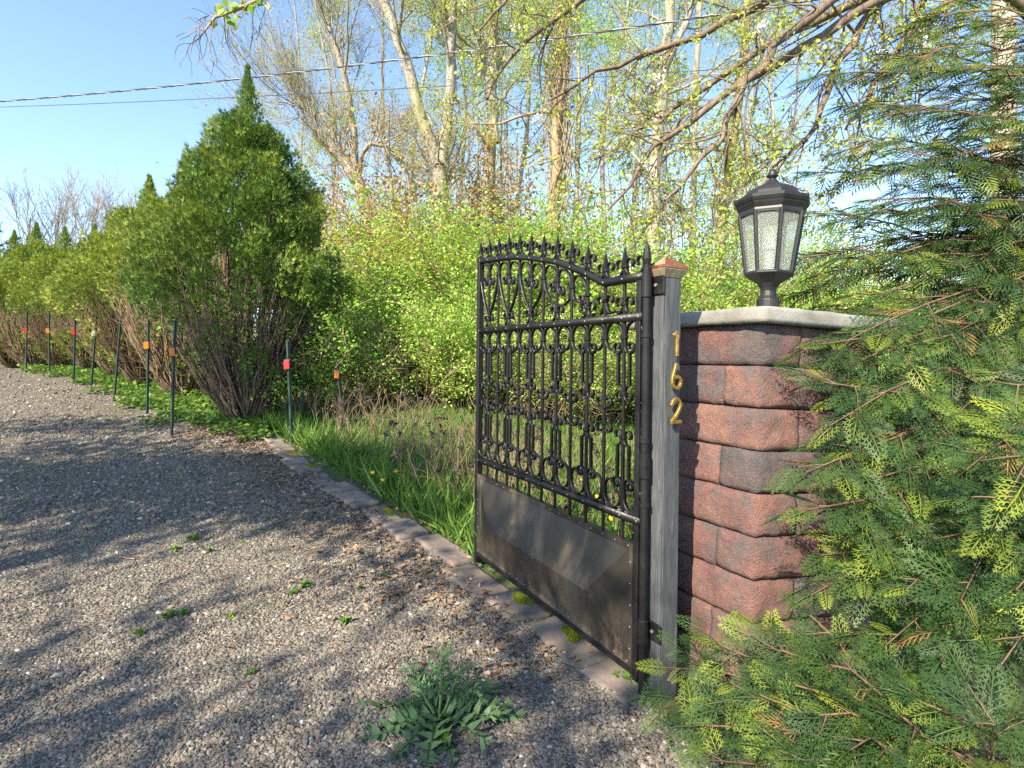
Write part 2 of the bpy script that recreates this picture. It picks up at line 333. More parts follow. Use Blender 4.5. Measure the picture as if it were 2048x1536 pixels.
col = ramp(N, L, at.outputs['Fac'], [(0.0, (0.075, 0.071, 0.069)), (0.25, (0.124, 0.115, 0.104)), (0.5, (0.176, 0.158, 0.134)), (0.78, (0.236, 0.206, 0.166)), (0.88, (0.19, 0.130, 0.095)), (0.975, (0.26, 0.23, 0.185)), (1.0, (0.48, 0.46, 0.42))])
col = mixc(N, L, 0.5, col, ramp(N, L, n2, [(0.3, (0.3,)*3), (0.7, (0.7,)*3)]), 'OVERLAY')
L.new(col, B.inputs['Base Color']); B.inputs['Roughness'].default_value = 0.85; B.inputs['Specular IOR Level'].default_value = 0.3; M['pebble'] = m
m, N, L, B, O = nodes('flagstone'); v = mapped(N, L, rnd=True)
n1 = noise(N, L, 4, 5, 0.65, v); n2 = noise(N, L, 45, 5, 0.7, v); n3 = noise(N, L, 2.2, 4, 0.6, v)
col = ramp(N, L, n1, [(0.35, (0.105, 0.090, 0.080)), (0.55, (0.185, 0.145, 0.124)), (0.72, (0.29, 0.215, 0.180))])
col = mixc(N, L, ramp(N, L, n3, [(0.56, (0, 0, 0)), (0.74, (0.6,)*3)]), col, (0.13, 0.14, 0.05))
L.new(col, B.inputs['Base Color']); B.inputs['Roughness'].default_value = 0.9; bump(N, L, n2, 0.6, 0.008, B); M['flag'] = m
m, N, L, B, O = nodes('house_siding'); B.inputs['Base Color'].default_value = (0.55, 0.52, 0.47, 1); B.inputs['Roughness'].default_value = 0.8; M['siding'] = m
m, N, L, B, O = nodes('roof_shingle'); v = mapped(N, L); n1 = noise(N, L, 3, 5, 0.7, v)
L.new(ramp(N, L, n1, [(0.3, (0.17, 0.145, 0.135)), (0.7, (0.27, 0.235, 0.22))]), B.inputs['Base Color']); B.inputs['Roughness'].default_value = 0.9; M['roof'] = m
m, N, L, B, O = nodes('window_glass'); B.inputs['Base Color'].default_value = (0.03, 0.035, 0.04, 1); B.inputs['Roughness'].default_value = 0.1; M['pane'] = m

# ------------------------------------------------------------------ ground and driveway
KERB = np.array([(1.9, -6), (1.25, 0.2), (0.98, 1.5), (0.70, 2.25), (0.38, 2.72), (-0.30, 3.86), (-1.09, 4.95), (-2.18, 6.28), (-3.60, 7.95),
                 (-4.75, 8.45), (-6.3, 9.75), (-7.8, 11.15), (-9.4, 12.65), (-11.3, 14.2), (-15, 16.8), (-24, 22.5)])
def kerb_pts(n):
    seg = np.r_[0, np.cumsum(np.linalg.norm(np.diff(KERB, axis=0), axis=1))]
    t = np.linspace(0, seg[-1], n); return np.stack([np.interp(t, seg, KERB[:, i]) for i in (0, 1)], -1)
def side_of_kerb(x, y):
    "signed distance to the driveway's edge, positive on the driveway"
    q = np.stack((x, y), -1)[:, None]; a = KERB[:-1][None]; b = KERB[1:][None]; ab = b-a
    t = np.clip(((q-a)*ab).sum(-1)/(ab*ab).sum(-1), 0, 1); dd = q-(a+ab*t[..., None]); d = np.linalg.norm(dd, axis=-1)
    k = d.argmin(1); i = np.arange(len(k)); ab = np.broadcast_to(ab, dd.shape)[i, k]; dd = dd[i, k]
    return np.sign(ab[:, 0]*dd[:, 1]-ab[:, 1]*dd[:, 0])*d[i, k]
def grid(xs, ys, zoff=0.0):
    X, Y = np.meshgrid(xs, ys); Z = gh(X, Y)+zoff
    V = np.stack((X, Y, Z), -1).reshape(-1, 3); n, mm = len(ys), len(xs)
    i = (np.arange(n-1)[:, None]*mm+np.arange(mm-1)[None]).ravel()
    return V, np.stack((i, i+1, i+mm+1, i+mm), -1)
xs = np.concatenate([np.linspace(-500, -40, 12)[:-1], np.linspace(-40, -8, 50)[:-1], np.linspace(-8, 6, 110)[:-1], np.linspace(6, 40, 40)[:-1], np.linspace(40, 500, 12)])
ys = np.concatenate([np.linspace(-300, -12, 10)[:-1], np.linspace(-12, 1, 30)[:-1], np.linspace(1, 16, 120)[:-1], np.linspace(16, 60, 50)[:-1], np.linspace(60, 900, 14)])
V, T = grid(xs, ys)
tag(obj('ground', np_mesh('ground', V, T, M['soil'], smooth=True)), kind='structure')
kp = kerb_pts(150); tn = np.gradient(kp, axis=0); tn /= np.linalg.norm(tn, axis=1)[:, None]; nr = np.stack((-tn[:, 1], tn[:, 0]), -1)
offs = np.concatenate([np.linspace(0, 5, 50)[:-1], np.linspace(5, 12, 24)])
W = kp[:, None]+nr[:, None]*offs[None, :, None]
edge = 0.02*np.sin(np.arange(150)*1.7)+0.015*np.sin(np.arange(150)*0.61)
W[:, 0] += nr*edge[:, None]
# the inner side of a bend would fold over itself: keep rows apart by using a common far edge
far = np.stack((np.linspace(-9, -26, 150), np.linspace(-8, 12, 150)), -1)
tt = (offs/12)[None, :, None]; W = kp[:, None]*(1-tt)+far[:, None]*tt
Z = gh(W[..., 0], W[..., 1])+0.016
V = np.concatenate((W, Z[..., None]), -1).reshape(-1, 3); mm = len(offs); i = (np.arange(149)[:, None]*mm+np.arange(mm-1)[None]).ravel()
drive = tag(obj('driveway', np_mesh('driveway', V, np.stack((i, i+1, i+mm+1, i+mm), -1), M['gravel'], smooth=True)), kind='structure')

# loose stones lying on the driveway, nearest ones as real pebbles
def instancer(name, pos, rot, scl, tint, mat, base_scale=(1, 1, 0.62)):
    me = bpy.data.meshes.new(name); me.vertices.add(len(pos)); me.vertices.foreach_set('co', np.ascontiguousarray(pos, np.float32).ravel())
    for nm, dt, arr, fld in (('rot', 'FLOAT_VECTOR', rot, 'vector'), ('scl', 'FLOAT_VECTOR', scl, 'vector'), ('tint', 'FLOAT', tint, 'value')):
        a = me.attributes.new(nm, dt, 'POINT'); a.data.foreach_set(fld, np.ascontiguousarray(arr, np.float32).ravel())
    o = obj(name, me)
    ng = bpy.data.node_groups.new(name, 'GeometryNodeTree'); ng.is_modifier = True
    ng.interface.new_socket('Geometry', in_out='INPUT', socket_type='NodeSocketGeometry'); ng.interface.new_socket('Geometry', in_out='OUTPUT', socket_type='NodeSocketGeometry')
    n, l = ng.nodes, ng.links
    gi = n.new('NodeGroupInput'); go = n.new('NodeGroupOutput'); join = n.new('GeometryNodeJoinGeometry')
    for k in range(5):
        ico = n.new('GeometryNodeMeshIcoSphere'); ico.inputs['Radius'].default_value = 1; ico.inputs['Subdivisions'].default_value = 2
        nz = n.new('ShaderNodeTexNoise'); nz.noise_dimensions = '4D'; nz.inputs['Scale'].default_value = 0.9; nz.inputs['W'].default_value = k*7.3; nz.inputs['Detail'].default_value = 2
        sub = n.new('ShaderNodeVectorMath'); sub.operation = 'SUBTRACT'; sub.inputs[1].default_value = (0.5, 0.5, 0.5); l.new(nz.outputs['Color'], sub.inputs[0])
        sc = n.new('ShaderNodeVectorMath'); sc.operation = 'SCALE'; sc.inputs['Scale'].default_value = 2.1; l.new(sub.outputs[0], sc.inputs[0])
        sp = n.new('GeometryNodeSetPosition'); l.new(ico.outputs['Mesh'], sp.inputs['Geometry']); l.new(sc.outputs[0], sp.inputs['Offset'])
        sm = n.new('GeometryNodeSetMaterial'); sm.inputs['Material'].default_value = mat; l.new(sp.outputs[0], sm.inputs['Geometry'])
        g2 = n.new('GeometryNodeGeometryToInstance'); l.new(sm.outputs[0], g2.inputs[0]); l.new(g2.outputs[0], join.inputs[0])
    ip = n.new('GeometryNodeInstanceOnPoints'); l.new(gi.outputs[0], ip.inputs['Points']); l.new(join.outputs[0], ip.inputs['Instance']); ip.inputs['Pick Instance'].default_value = True
    for nm, dt, sock in (('rot', 'FLOAT_VECTOR', 'Rotation'), ('scl', 'FLOAT_VECTOR', 'Scale')):
        na = n.new('GeometryNodeInputNamedAttribute'); na.data_type = dt; na.inputs['Name'].default_value = nm; l.new(na.outputs[0], ip.inputs[sock])
    l.new(ip.outputs[0], go.inputs[0])
    md = o.modifiers.new('stones', 'NODES'); md.node_group = ng
    return o
g = np.random.default_rng(21)
def gravel_points(n, y0, y1, size):
    y = y0+(y1-y0)*g.random(n); x = (g.random(n)*2.05-1.0)*(y*0.96+0.15)
    s = side_of_kerb(x, y); pat = np.sin(x*1.9+0.6*y)+np.sin(y*2.3-x*0.8+1.3)+0.7*np.sin(x*4.7+y*3.9); keep = (s > 0.03-0.10*g.random(n)**3) & (g.random(n) < 0.80+0.14*pat)
    x, y = x[keep], y[keep]; k = len(x)
    sz = size*np.exp(g.normal(0, 0.33, k)); sz = np.minimum(sz, size*2.6)
    scl = sz[:, None]*np.stack((0.8+0.5*g.random(k), 0.65+0.35*g.random(k), 0.38+0.32*g.random(k)), -1)
    rot = np.stack((g.normal(0, 0.35, k), g.normal(0, 0.35, k), g.random(k)*6.28), -1)
    z = gh(x, y)+0.016+sz*0.12*g.random(k)
    return np.stack((x, y, z), -1), rot, scl, g.random(k)
parts = [gravel_points(66000, 1.75, 3.0, 0.0059), gravel_points(74000, 3.0, 4.8, 0.0069), gravel_points(40000, 4.8, 8.0, 0.0115), gravel_points(30000, 7.6, 13.0, 0.016), gravel_points(9000, 12.0, 19.0, 0.022)]
pos, rot, scl, tint = [np.concatenate([p[i] for p in parts]) for i in range(4)]
tag(instancer('gravel', pos, rot, scl, tint, M['pebble']), 'loose grey and tan gravel covering the driveway', 'gravel', kind='stuff')

# ------------------------------------------------------------------ kerb stones
def soft_box(dims, counts, r, amp, seed, freq=9.0, fn=None, bulge=0.0):
    "box with rounded, rough-hewn faces; fn maps local points to their place"
    lx, ly, lz = dims; nx, ny, nz = counts
    vid = {}; V = []; Fc = []
    def vert(i, j, k):
        key = (i, j, k)
        if key not in vid: vid[key] = len(V); V.append((lx*(i/nx-0.5), ly*(j/ny-0.5), lz*(k/nz-0.5)))
        return vid[key]
    for i in range(nx):
        for j in range(ny):
            Fc.append((vert(i,j,0), vert(i,j+1,0), vert(i+1,j+1,0), vert(i+1,j,0))); Fc.append((vert(i,j,nz), vert(i+1,j,nz), vert(i+1,j+1,nz), vert(i,j+1,nz)))
    for i in range(nx):
        for k in range(nz):
            Fc.append((vert(i,0,k), vert(i+1,0,k), vert(i+1,0,k+1), vert(i,0,k+1))); Fc.append((vert(i,ny,k), vert(i,ny,k+1), vert(i+1,ny,k+1), vert(i+1,ny,k)))
    for j in range(ny):
        for k in range(nz):
            Fc.append((vert(0,j,k), vert(0,j,k+1), vert(0,j+1,k+1), vert(0,j+1,k))); Fc.append((vert(nx,j,k), vert(nx,j+1,k), vert(nx,j+1,k+1), vert(nx,j,k+1)))
    V = np.array(V); inner = np.array(dims)/2-r; c = np.clip(V, -inner, inner); d = V-c; ln = np.linalg.norm(d, axis=1)
    ok = ln > 1e-9; N_ = np.zeros_like(V); N_[ok] = d[ok]/ln[ok, None]; V[ok] = c[ok]+N_[ok]*r
    o = seed*3.17
    nz_ = np.array([mnoise.noise(Vector((p[0]*freq+o, p[1]*freq-o, p[2]*freq+2*o)))+0.5*mnoise.noise(Vector((p[0]*freq*2.7-o, p[1]*freq*2.7, p[2]*freq*2.7+o))) for p in V])
    if bulge:
        q = np.clip(np.abs(V)/(np.array(dims)/2), 0, 1); big = q.argmax(1); w_ = (1-q**4); 
        for ax_ in range(2):
            m_ = big == ax_; o1, o2 = [(1, 2), (0, 2)][ax_]; V[m_, ax_] += np.sign(V[m_, ax_])*bulge*w_[m_, o1]*w_[m_, o2]; N_[m_] = 0; N_[m_, ax_] = np.sign(V[m_, ax_])
    V = V+N_*(amp*nz_)[:, None]
    if fn is not None: V = fn(V)
    return V, np.array(Fc)
kerb = empty('stone_edging', (-1.1, 4.95, float(gh(-1.1, 4.95))), 'row of worn flat stones edging the gravel driveway beside the gate', 'stone edging')
stones = []
def kerb_at(t):
    seg = np.r_[0, np.cumsum(np.linalg.norm(np.diff(KERB, axis=0), axis=1))]; return np.array([np.interp(t, seg, KERB[:, 0]), np.interp(t, seg, KERB[:, 1])])
kseg = np.r_[0, np.cumsum(np.linalg.norm(np.diff(KERB, axis=0), axis=1))]
t = kseg[3]+0.25; g = np.random.default_rng(3); k = 0
while t < kseg[8]-0.05:
    ln = 0.30+0.28*g.random(); a = kerb_at(t); b = kerb_at(t+ln); c = (a+b)/2; dr = unit(b-a); w = 0.21+0.11*g.random()
    out = np.array((-dr[1], dr[0])); c = c+out*(0.03+0.04*g.normal()-(0.10 if t < kseg[5]+0.2 else 0.0)); yaw = math.atan2(dr[1], dr[0])+g.normal(0, 0.10)
    V, T = soft_box((ln-0.012, w, 0.085), (14, 9, 3), 0.007, 0.011, 50+k, 9.0)
    st = obj('paving_stone', np_mesh('paving_stone', V, T, M['flag'], smooth=True), parent=kerb)
    st.location = Vector((c[0], c[1], float(gh(c[0], c[1]))-0.018+0.026*g.random()))-kerb.location
    slope = (gh(b[0], b[1])-gh(a[0], a[1]))/ln
    st.rotation_euler = (g.normal(0, 0.06), -math.atan(float(slope))+g.normal(0, 0.02), yaw); stones.append((st, ln, w)); t += ln+0.005+0.03*g.random(); k += 1
# moss cushions on the stones beneath the gate and further up
g = np.random.default_rng(5)
tv_m = np.array([(-0.3, 0, 0), (0.3, 0, 0), (0, 0.1, 1.0)]); tf_m = np.array([(0, 1, 2)])
for q, (dx, dy, rx, ry) in {1: (0.02, -0.05, 0.10, 0.055), 2: (0.05, -0.06, 0.11, 0.06), 6: (0.0, -0.07, 0.12, 0.035), 10: (0, -0.06, 0.16, 0.04), 12: (0.0, -0.05, 0.16, 0.04)}.items():
    if q >= len(stones): continue
    st, ln, w = stones[q]; n = 1500; a = g.random(n)*6.28; rr = np.sqrt(g.random(n))*(0.8+0.25*np.sin(3*a+q))
    pos = np.stack((dx+rx*rr*np.cos(a), dy+ry*rr*np.sin(a), 0.038+0.016*(1-rr**2)), -1)
    d = unit(g.normal(size=(n, 3))*0.5+(0, 0, 1)); R = frames(np.cross(d, (0.3, 1, 0.1)), d)
    cl = obj('moss_cushion', cloud('moss_cushion', tv_m, tf_m, pos, R, 0.009+0.006*g.random(n), M['moss'], g), parent=st)

# ------------------------------------------------------------------ gate
GN_, GF_ = np.array((0.589, 2.50)), np.array((-0.254, 4.05)); GL = float(np.linalg.norm(GF_-GN_)); BAY = GL/12
gdir = (GF_-GN_)/GL; ang = math.atan2(gdir[1], gdir[0])
gate = empty('iron_gate', label='black wrought iron driveway gate with scrolls, spear tips and solid lower panel, standing open', cat='gate')
gate.matrix_world = Matrix.Translation((GN_[0], GN_[1], 0.0)) @ Matrix.Rotation(0.011, 4, 'Y') @ Matrix.Rotation(ang, 4, 'Z')
ZR_I = [0, 2, 2.15, 3, 4, 5, 7, 8, 9, 12]; ZR_Z = [1.915, 1.915, 1.922, 1.978, 2.033, 2.085, 2.150, 2.179, 2.200, 2.238]
zr = lambda i: float(np.interp(i, ZR_I, ZR_Z))
def ribbon(name, pts, w=0.020, t=0.0062, mat=None, y0=0.0, step=0.006):
    p = np.array(pts, float); ln = np.r_[0, np.cumsum(np.linalg.norm(np.diff(p, axis=0), axis=1))]
    tt_ = np.unique(np.concatenate([ln]+[np.clip([q-0.003, q+0.003], 0, ln[-1]) for q in ln])) if step is None else np.linspace(0, ln[-1], max(2, int(ln[-1]/step)))
    p = np.stack([np.interp(tt_, ln, p[:, k]) for k in (0, 1)], -1); p = p[np.r_[True, np.linalg.norm(np.diff(p, axis=0), axis=1) > 1e-5]]; n = len(p)
    tg = np.gradient(p, axis=0); tg /= np.linalg.norm(tg, axis=1)[:, None]+1e-9; nn = np.stack((-tg[:, 1], tg[:, 0]), -1)*t/2
    a, b = p+nn, p-nn
    V = np.concatenate([np.stack((q[:, 0], np.full(n, y0+yy), q[:, 1]), -1) for q, yy in ((a, w/2), (b, w/2), (b, -w/2), (a, -w/2))])
    i = np.arange(n-1); T = [np.stack((i+k*n, i+1+k*n, i+1+((k+1) % 4)*n, i+((k+1) % 4)*n), -1) for k in range(4)]
    T.append(np.array([(0, n, 2*n, 3*n), (n-1, 4*n-1, 3*n-1, 2*n-1)]))
    return np_mesh(name, V, np.concatenate(T), mat or M['iron'])
def arc(c, r0, r1, a0, a1, n):
    a = np.radians(np.linspace(a0, a1, n)); r = np.linspace(r0, r1, n); return [(c[0]+r_*math.cos(t_), c[1]+r_*math.sin(t_)) for r_, t_ in zip(r, a)]
e = 0.011
def arch_piece(ztop, tail, shear=0.0):
    "spiral beside the odd bar, up past its collar, over an arch and down the next bar"
    zc = ztop-(BAY/2-e); pts = arc((e+0.036, zc-0.058), 0.011, 0.036, 180+410, 180, 26)
    pts += [(e, zc-0.03)] + arc((BAY/2, zc), BAY/2-e, BAY/2-e, 180, 0, 17) + [(BAY-e, zc-0.02)]
    pts = [(s, z+shear*np.clip(s/BAY, 0, 1)) for s, z in pts]
    return pts+tail(zc+shear)
def flank_tail(zc): return [(BAY-e-0.004, zc-0.038), (BAY-e-0.016, zc-0.056), (BAY-e-0.036, zc-0.069), (BAY-0.075, zc-0.076), (0.046, zc-0.082), (0.041, zc-0.088), (0.041, zc-0.16), (0.041, 1.408)]
mesh_arch = ribbon('scroll_arch', arch_piece(1.712, flank_tail))
mesh_fount = ribbon('scroll_fountain', [(0.048, 0.019), (0.030, 0.022), (0.017, 0.033), (e, 0.050), (e, 0.066)] + arc((e+0.025, 0.072), 0.025, 0.023, 180, -45, 14))
mesh_clus = ribbon('scroll_curl', [(0.046, 0.041), (0.030, 0.038), (0.017, 0.030), (e, 0.015), (e, -0.004)] + arc((e+0.024, -0.010), 0.024, 0.021, 180, 405, 14))
mesh_ring = ribbon('scroll_ring', arc((e+0.023, 0.022), 0.024, 0.022, 225, 515, 18))
bmx = MB().box((0, 0, 0), (0.035, 0.027, 0.018)); mesh_collar = bmx.mesh('collar', M['iron'], bevel=0.003)
def gp(name, me, loc=(0, 0, 0), scale=(1, 1, 1), label=None):
    o = obj(name, me, parent=gate, loc=loc); o.scale = scale
    if label: o['label'] = label
    return o
def collar(i, z): gp('collar', mesh_collar, (i*BAY, 0, z))
spear = MB().lathe([(0.0085, 0), (0.0085, 0.045), (0.0125, 0.050), (0.0125, 0.058), (0.008, 0.064), (0.0175, 0.088), (0.013, 0.115), (0.001, 0.165)], 4, a0=math.pi/4).mesh('spear_tip', M['iron'])
for i in range(1, 12):
    z0, z1 = 0.66, zr(i)+0.01
    gp('bar', MB().box((0, 0, (z0+z1)/2), (0.0145, 0.0145, z1-z0)).mesh('bar', M['iron'], bevel=0.002), (i*BAY, 0, 0))
    gp('spear_tip', spear, (i*BAY, 0, zr(i)-0.012))
    for sx in (-1, 1):
        gp('scroll', mesh_fount, (i*BAY, 0, zr(i)), (sx, 1, 1))
    collar(i, zr(i)+0.062); collar(i, 1.638); collar(i, 0.883)
for i in (0, 12):
    gp('scroll', mesh_fount, (i*BAY, 0, zr(i)), (1 if i == 0 else -1, 1, 1))
    for z in (1.638, 0.883): collar(i, z)
for j in range(1, 12, 2):
    collar(j, 1.80); collar(j, 1.368); collar(j, 1.161)
    for sx in (-1, 1):
        gp('scroll', mesh_arch, (j*BAY, 0, 0), (sx, 1, 1)); gp('scroll', mesh_arch, (j*BAY, 0, 2*1.2645-0.003), (sx, 1, -1))
        gp('scroll', mesh_fount, (j*BAY, 0, 1.733), (sx, 1, 1))
        gp('scroll', mesh_clus, (j*BAY, 0, 1.368), (sx, 1, 1)); gp('scroll', mesh_clus, (j*BAY, 0, 1.161), (sx, 1, -1))
        ev = j+sx; zt = zr(j)-0.028; sh = zr(ev)-zr(j)
        if j == 1: continue
        if ev == 2 or (j == 3): 
            zc2 = zr(2)-0.11     # the low dip of the rail only leaves room for a plain leg with a curl
            if ev == 2: pts = [(0.012, 1.828), (0.03, 1.835), (BAY*0.55, 1.79), (BAY-0.03, zc2-0.04), (BAY-e, zc2)][::-1]; pts = [(e+0.012, 1.80)]; 
            if ev == 2:
                pts = [(0.03, 1.752), (0.055, 1.768), (BAY-0.035, zc2-0.045), (BAY-e-0.004, zc2-0.015), (BAY-e, zc2+0.01)] + arc((BAY-e-0.026, zc2+0.02), 0.026, 0.022, 0, 220, 12)
                gp('scroll', ribbon('scroll_leg', pts), (j*BAY, 0, 0), (sx, 1, 1)); continue
        tail = lambda zc: [(BAY-e-0.003, zc-0.05), (BAY-e-0.014, zc-0.09), (BAY*0.5, (zc-0.09+1.83)/2-0.01), (0.02, 1.838), (0.013, 1.822)]
        gp('scroll', ribbon('scroll_leg', arch_piece(zt, tail, sh)), (j*BAY, 0, 0), (sx, 1, 1))
    for sx in (-1, 1):
        if j+sx == 2: collar(2, zr(2)-0.09)
zc2 = zr(2)-0.11
gp('scroll', ribbon('scroll_leg', [(0.03, 1.752), (0.055, 1.768), (BAY-0.035, zc2-0.045), (BAY-e-0.004, zc2-0.015), (BAY-e, zc2+0.01)] + arc((BAY-e-0.026, zc2+0.02), 0.026, 0.022, 0, 220, 12)), (1*BAY, 0, 0))
for i in range(0, 13, 2):
    for z, sz in ((1.297, 1), (1.214, -1)):
        collar(i, z)
        for sx in (-1, 1):
            if (i == 0 and sx < 0) or (i == 12 and sx > 0): continue
            gp('scroll', mesh_ring, (i*BAY, 0, z), (sx, 1, sz))
    if i > 2: collar(i, zr(i)-0.11)
for j in range(3, 12, 2): collar(j, zr(j)-0.11)
# rails
def flat_rail(name, pts, h=0.036, t=0.009, y=0.014):
    p = np.array(pts, float); n = len(p); V = []
    for dy in (y-t/2, y+t/2):
        for dz in (-h/2, h/2): V.append(np.stack((p[:, 0], np.full(n, dy), p[:, 1]+dz), -1))
    V = np.concatenate(V); i = np.arange(n-1); T = [np.stack((i+a*n, i+1+a*n, i+1+b*n, i+b*n), -1) for a, b in ((0, 1), (1, 3), (3, 2), (2, 0))]
    T.append(np.array([(0, n, 3*n, 2*n), (n-1, 3*n-1, 4*n-1, 2*n-1)]))
    return np_mesh(name, V, np.concatenate(T), M['iron'])
ii = np.array([0.05, 1, 2, 2.15] + list(np.linspace(2.5, 11.95, 30)))
for y in (0.014, -0.014):
    gp('top_rail', flat_rail('top_rail', [(i*BAY, zr(i)) for i in ii], 0.036, y=y))
    gp('middle_rail', flat_rail('middle_rail', [(0.01, 1.73), (GL-0.01, 1.726)], y=y))
    gp('lower_rail', flat_rail('lower_rail', [(0.01, 0.793), (GL-0.01, 0.781)], y=y))
# stiles, hinge tube, bottom frame and panel
gp('far_stile', MB().box((GL, 0, 1.15), (0.042, 0.042, 2.24)).mesh('far_stile', M['iron'], bevel=0.003))
gp('spear_tip', spear, (GL, 0, 2.215), (1, 1, 1.05))
gp('hinge_tube', MB().lathe([(0.018, 0.02), (0.018, 1.95), (0.015, 1.955), (0.015, 1.965), (0.021, 1.99), (0.018, 2.02), (0.001, 2.075)], 14, (-0.004, 0, 0)).mesh('hinge_tube', M['iron'], smooth=False))
gp('near_stile', MB().box((0.034, 0, 0.99), (0.03, 0.036, 1.86)).mesh('near_stile', M['iron'], bevel=0.003))
for z in (1.87, 1.05, 0.30): gp('hinge_knuckle', MB().lathe([(0.024, -0.055), (0.024, 0.055)], 16, (-0.004, 0, z)).mesh('hinge_knuckle', M['iron'], bevel=0.003))
for z in (1.645, 1.165, 0.875): gp('hinge_band', MB().lathe([(0.023, -0.009), (0.023, 0.009)], 16, (-0.004, 0, z)).mesh('hinge_band', M['iron']))
gp('bottom_rail', MB().box((GL/2, 0, 0.098), (GL-0.03, 0.036, 0.036)).mesh('bottom_rail', M['iron'], bevel=0.003))
gp('panel_top_rail', MB().box((GL/2, 0.0, 0.668), (GL-0.09, 0.034, 0.026)).mesh('panel_top_rail', M['iron'], bevel=0.003))
s0, s1, z0, z1, fl = 0.05, GL-0.022, 0.115, 0.682, 0.032
a0, a1, b0, b1 = s0+fl, s1-fl, z0+fl, z1-fl; r0, r1, zm, hh = 0.33, GL-0.33, 0.375, 0.062
v = [(s0,.019,z0),(s1,.019,z0),(s1,.019,z1),(s0,.019,z1),(a0,.019,b0),(a1,.019,b0),(a1,.019,b1),(a0,.019,b1),(r0,.019+hh,zm),(r1,.019+hh,zm),(s0,.015,z0),(s1,.015,z0),(s1,.015,z1),(s0,.015,z1)]
f = [(1,0,4,5),(2,1,5,6),(3,2,6,7),(0,3,7,4),(5,4,8,9),(6,5,9),(7,6,9,8),(4,7,8),(10,11,12,13),(0,1,11,10),(1,2,12,11),(2,3,13,12),(3,0,10,13)]
gp('lower_panel', MB().add(v, f).mesh('lower_panel', M['sheet']), label='black sheet metal panel pressed into a shallow hipped shape')
rv = MB()
def rivet(s, y, z, r=0.0055): rv.lathe([(r, 0), (r*0.75, 0.0025), (r*0.1, 0.004)], 7, (0, 0, 0)); k = 21; rv.v[-k:] = [(s+p[0], y+p[2], z+p[1]) for p in rv.v[-k:]]
for i in range(0, 13):
    for z in (zr(i), 1.73-0.004*i/12, 0.793-0.012*i/12): rivet(min(max(i*BAY, 0.03), GL-0.02), 0.0185, z)
for q in range(18):
    s = s0+0.03+q*(s1-s0-0.06)/17; rivet(s, 0.019, z1-0.015, 0.0045); rivet(s, 0.019, z0+0.015, 0.0045)
for q in range(5):
    for s in (s0+0.014, s1-0.014): rivet(s, 0.019, z0+0.08+q*0.1, 0.0045)
tag(gp('rivet', rv.mesh('rivet', M['rivet'], smooth=True)), kind='stuff')

# ------------------------------------------------------------------ gate post with brass number
PW = 0.102; pc = np.array((0.684, 2.528))
post = empty('wooden_gate_post', label='weathered grey timber gate post with copper cap between gate and stone pillar', cat='gate post')
post.matrix_world = Matrix.Translation((pc[0], pc[1], -0.02)) @ Matrix.Rotation(0.011, 4, 'Y') @ Matrix.Rotation(ang, 4, 'Z')
obj('timber', MB().box((0, 0, 0.96), (PW, PW, 1.96)).mesh('timber', M['wood'], bevel=0.006, seg=2), parent=post)
obj('cap_molding', MB().lathe([(0.075, 0), (0.096, 0.034), (0.096, 0.040)], 4, (0, 0, 1.925), a0=math.pi/4).mesh('cap_molding', M['trim']), parent=post)
cv = 0.070
capb = MB().add([(-cv,-cv,0),(cv,-cv,0),(cv,cv,0),(-cv,cv,0),(-cv,-cv,.013),(cv,-cv,.013),(cv,cv,.013),(-cv,cv,.013),(0,0,.062)], [(3,2,1,0),(0,1,5,4),(1,2,6,5),(2,3,7,6),(3,0,4,7),(4,5,8),(5,6,8),(7,4,8)])
capo = obj('copper_cap', capb.mesh('copper_cap', M['copper']), parent=post, loc=(0, 0, 1.966)); capo['label'] = 'copper pyramid cap missing its side sheet'
obj('bare_wood_cap', MB().add([(-cv+.004,cv-.004,0),(cv-.004,cv-.004,0),(0,.004,.055),(-cv+.004,-.06,0),(cv-.004,-.06,0)], [(0,2,1),(0,3,2),(1,2,4),(0,1,4,3),(3,4,2)]).mesh('bare_wood_cap', M['trim']), parent=post, loc=(0, 0, 1.972))
for z in (1.87, 0.30):
    hs = obj('hinge_plate', MB().box((0, 0, 0), (0.075, 0.010, 0.085)).mesh('hinge_plate', M['iron'], bevel=0.003), parent=post, loc=(-0.016, PW/2+0.005, z+0.02))
    obj('bolt', MB().lathe([(0.009, 0), (0.009, 0.006), (0.004, 0.008)], 6).mesh('bolt', M['rivet']), parent=hs, loc=(0.012, 0.005, 0.0)).rotation_euler = (-math.pi/2, 0, 0)
# numerals stand on the post's face towards the road (local -x)
def numeral(ch, strokes, zc):
    "strokes: polylines in a box 0..0.6 x 0..1, y up"
    H = 0.116; mb = MB()
    me0 = []
    for st in strokes:
        p = np.array(st, float); p = np.stack((-(p[:, 0]-0.3)*H, (p[:, 1]-0.5)*H), -1)
        tmp = ribbon('n', p, w=0.013, t=0.0155, mat=M['brass']); V = [tuple(q.co) for q in tmp.vertices]; Fc = [tuple(q.vertices) for q in tmp.polygons]; mb.add([(-0.001+v_[1], v_[0], v_[2]) for v_ in V], Fc)
        bpy.data.meshes.remove(tmp)
    o = obj('house_number', mb.mesh('house_number', M['brass'], bevel=0.002), None)
    o.matrix_world = post.matrix_world @ Matrix.Translation((-PW/2-0.020, -0.004, zc+0.02))
    return tag(o, {'1': 'brass digit one, uppermost on the grey gate post', '6': 'brass digit six, fixed below the one and above the two', '2': 'brass digit two, lowest numeral on the timber post'}[ch], 'house number', 'brass house numbers on the gate post')
numeral('1', [[(0.30, 0.0), (0.30, 0.5), (0.30, 0.94)], [(0.30, 0.935), (0.22, 0.86), (0.10, 0.80)]], 1.607)
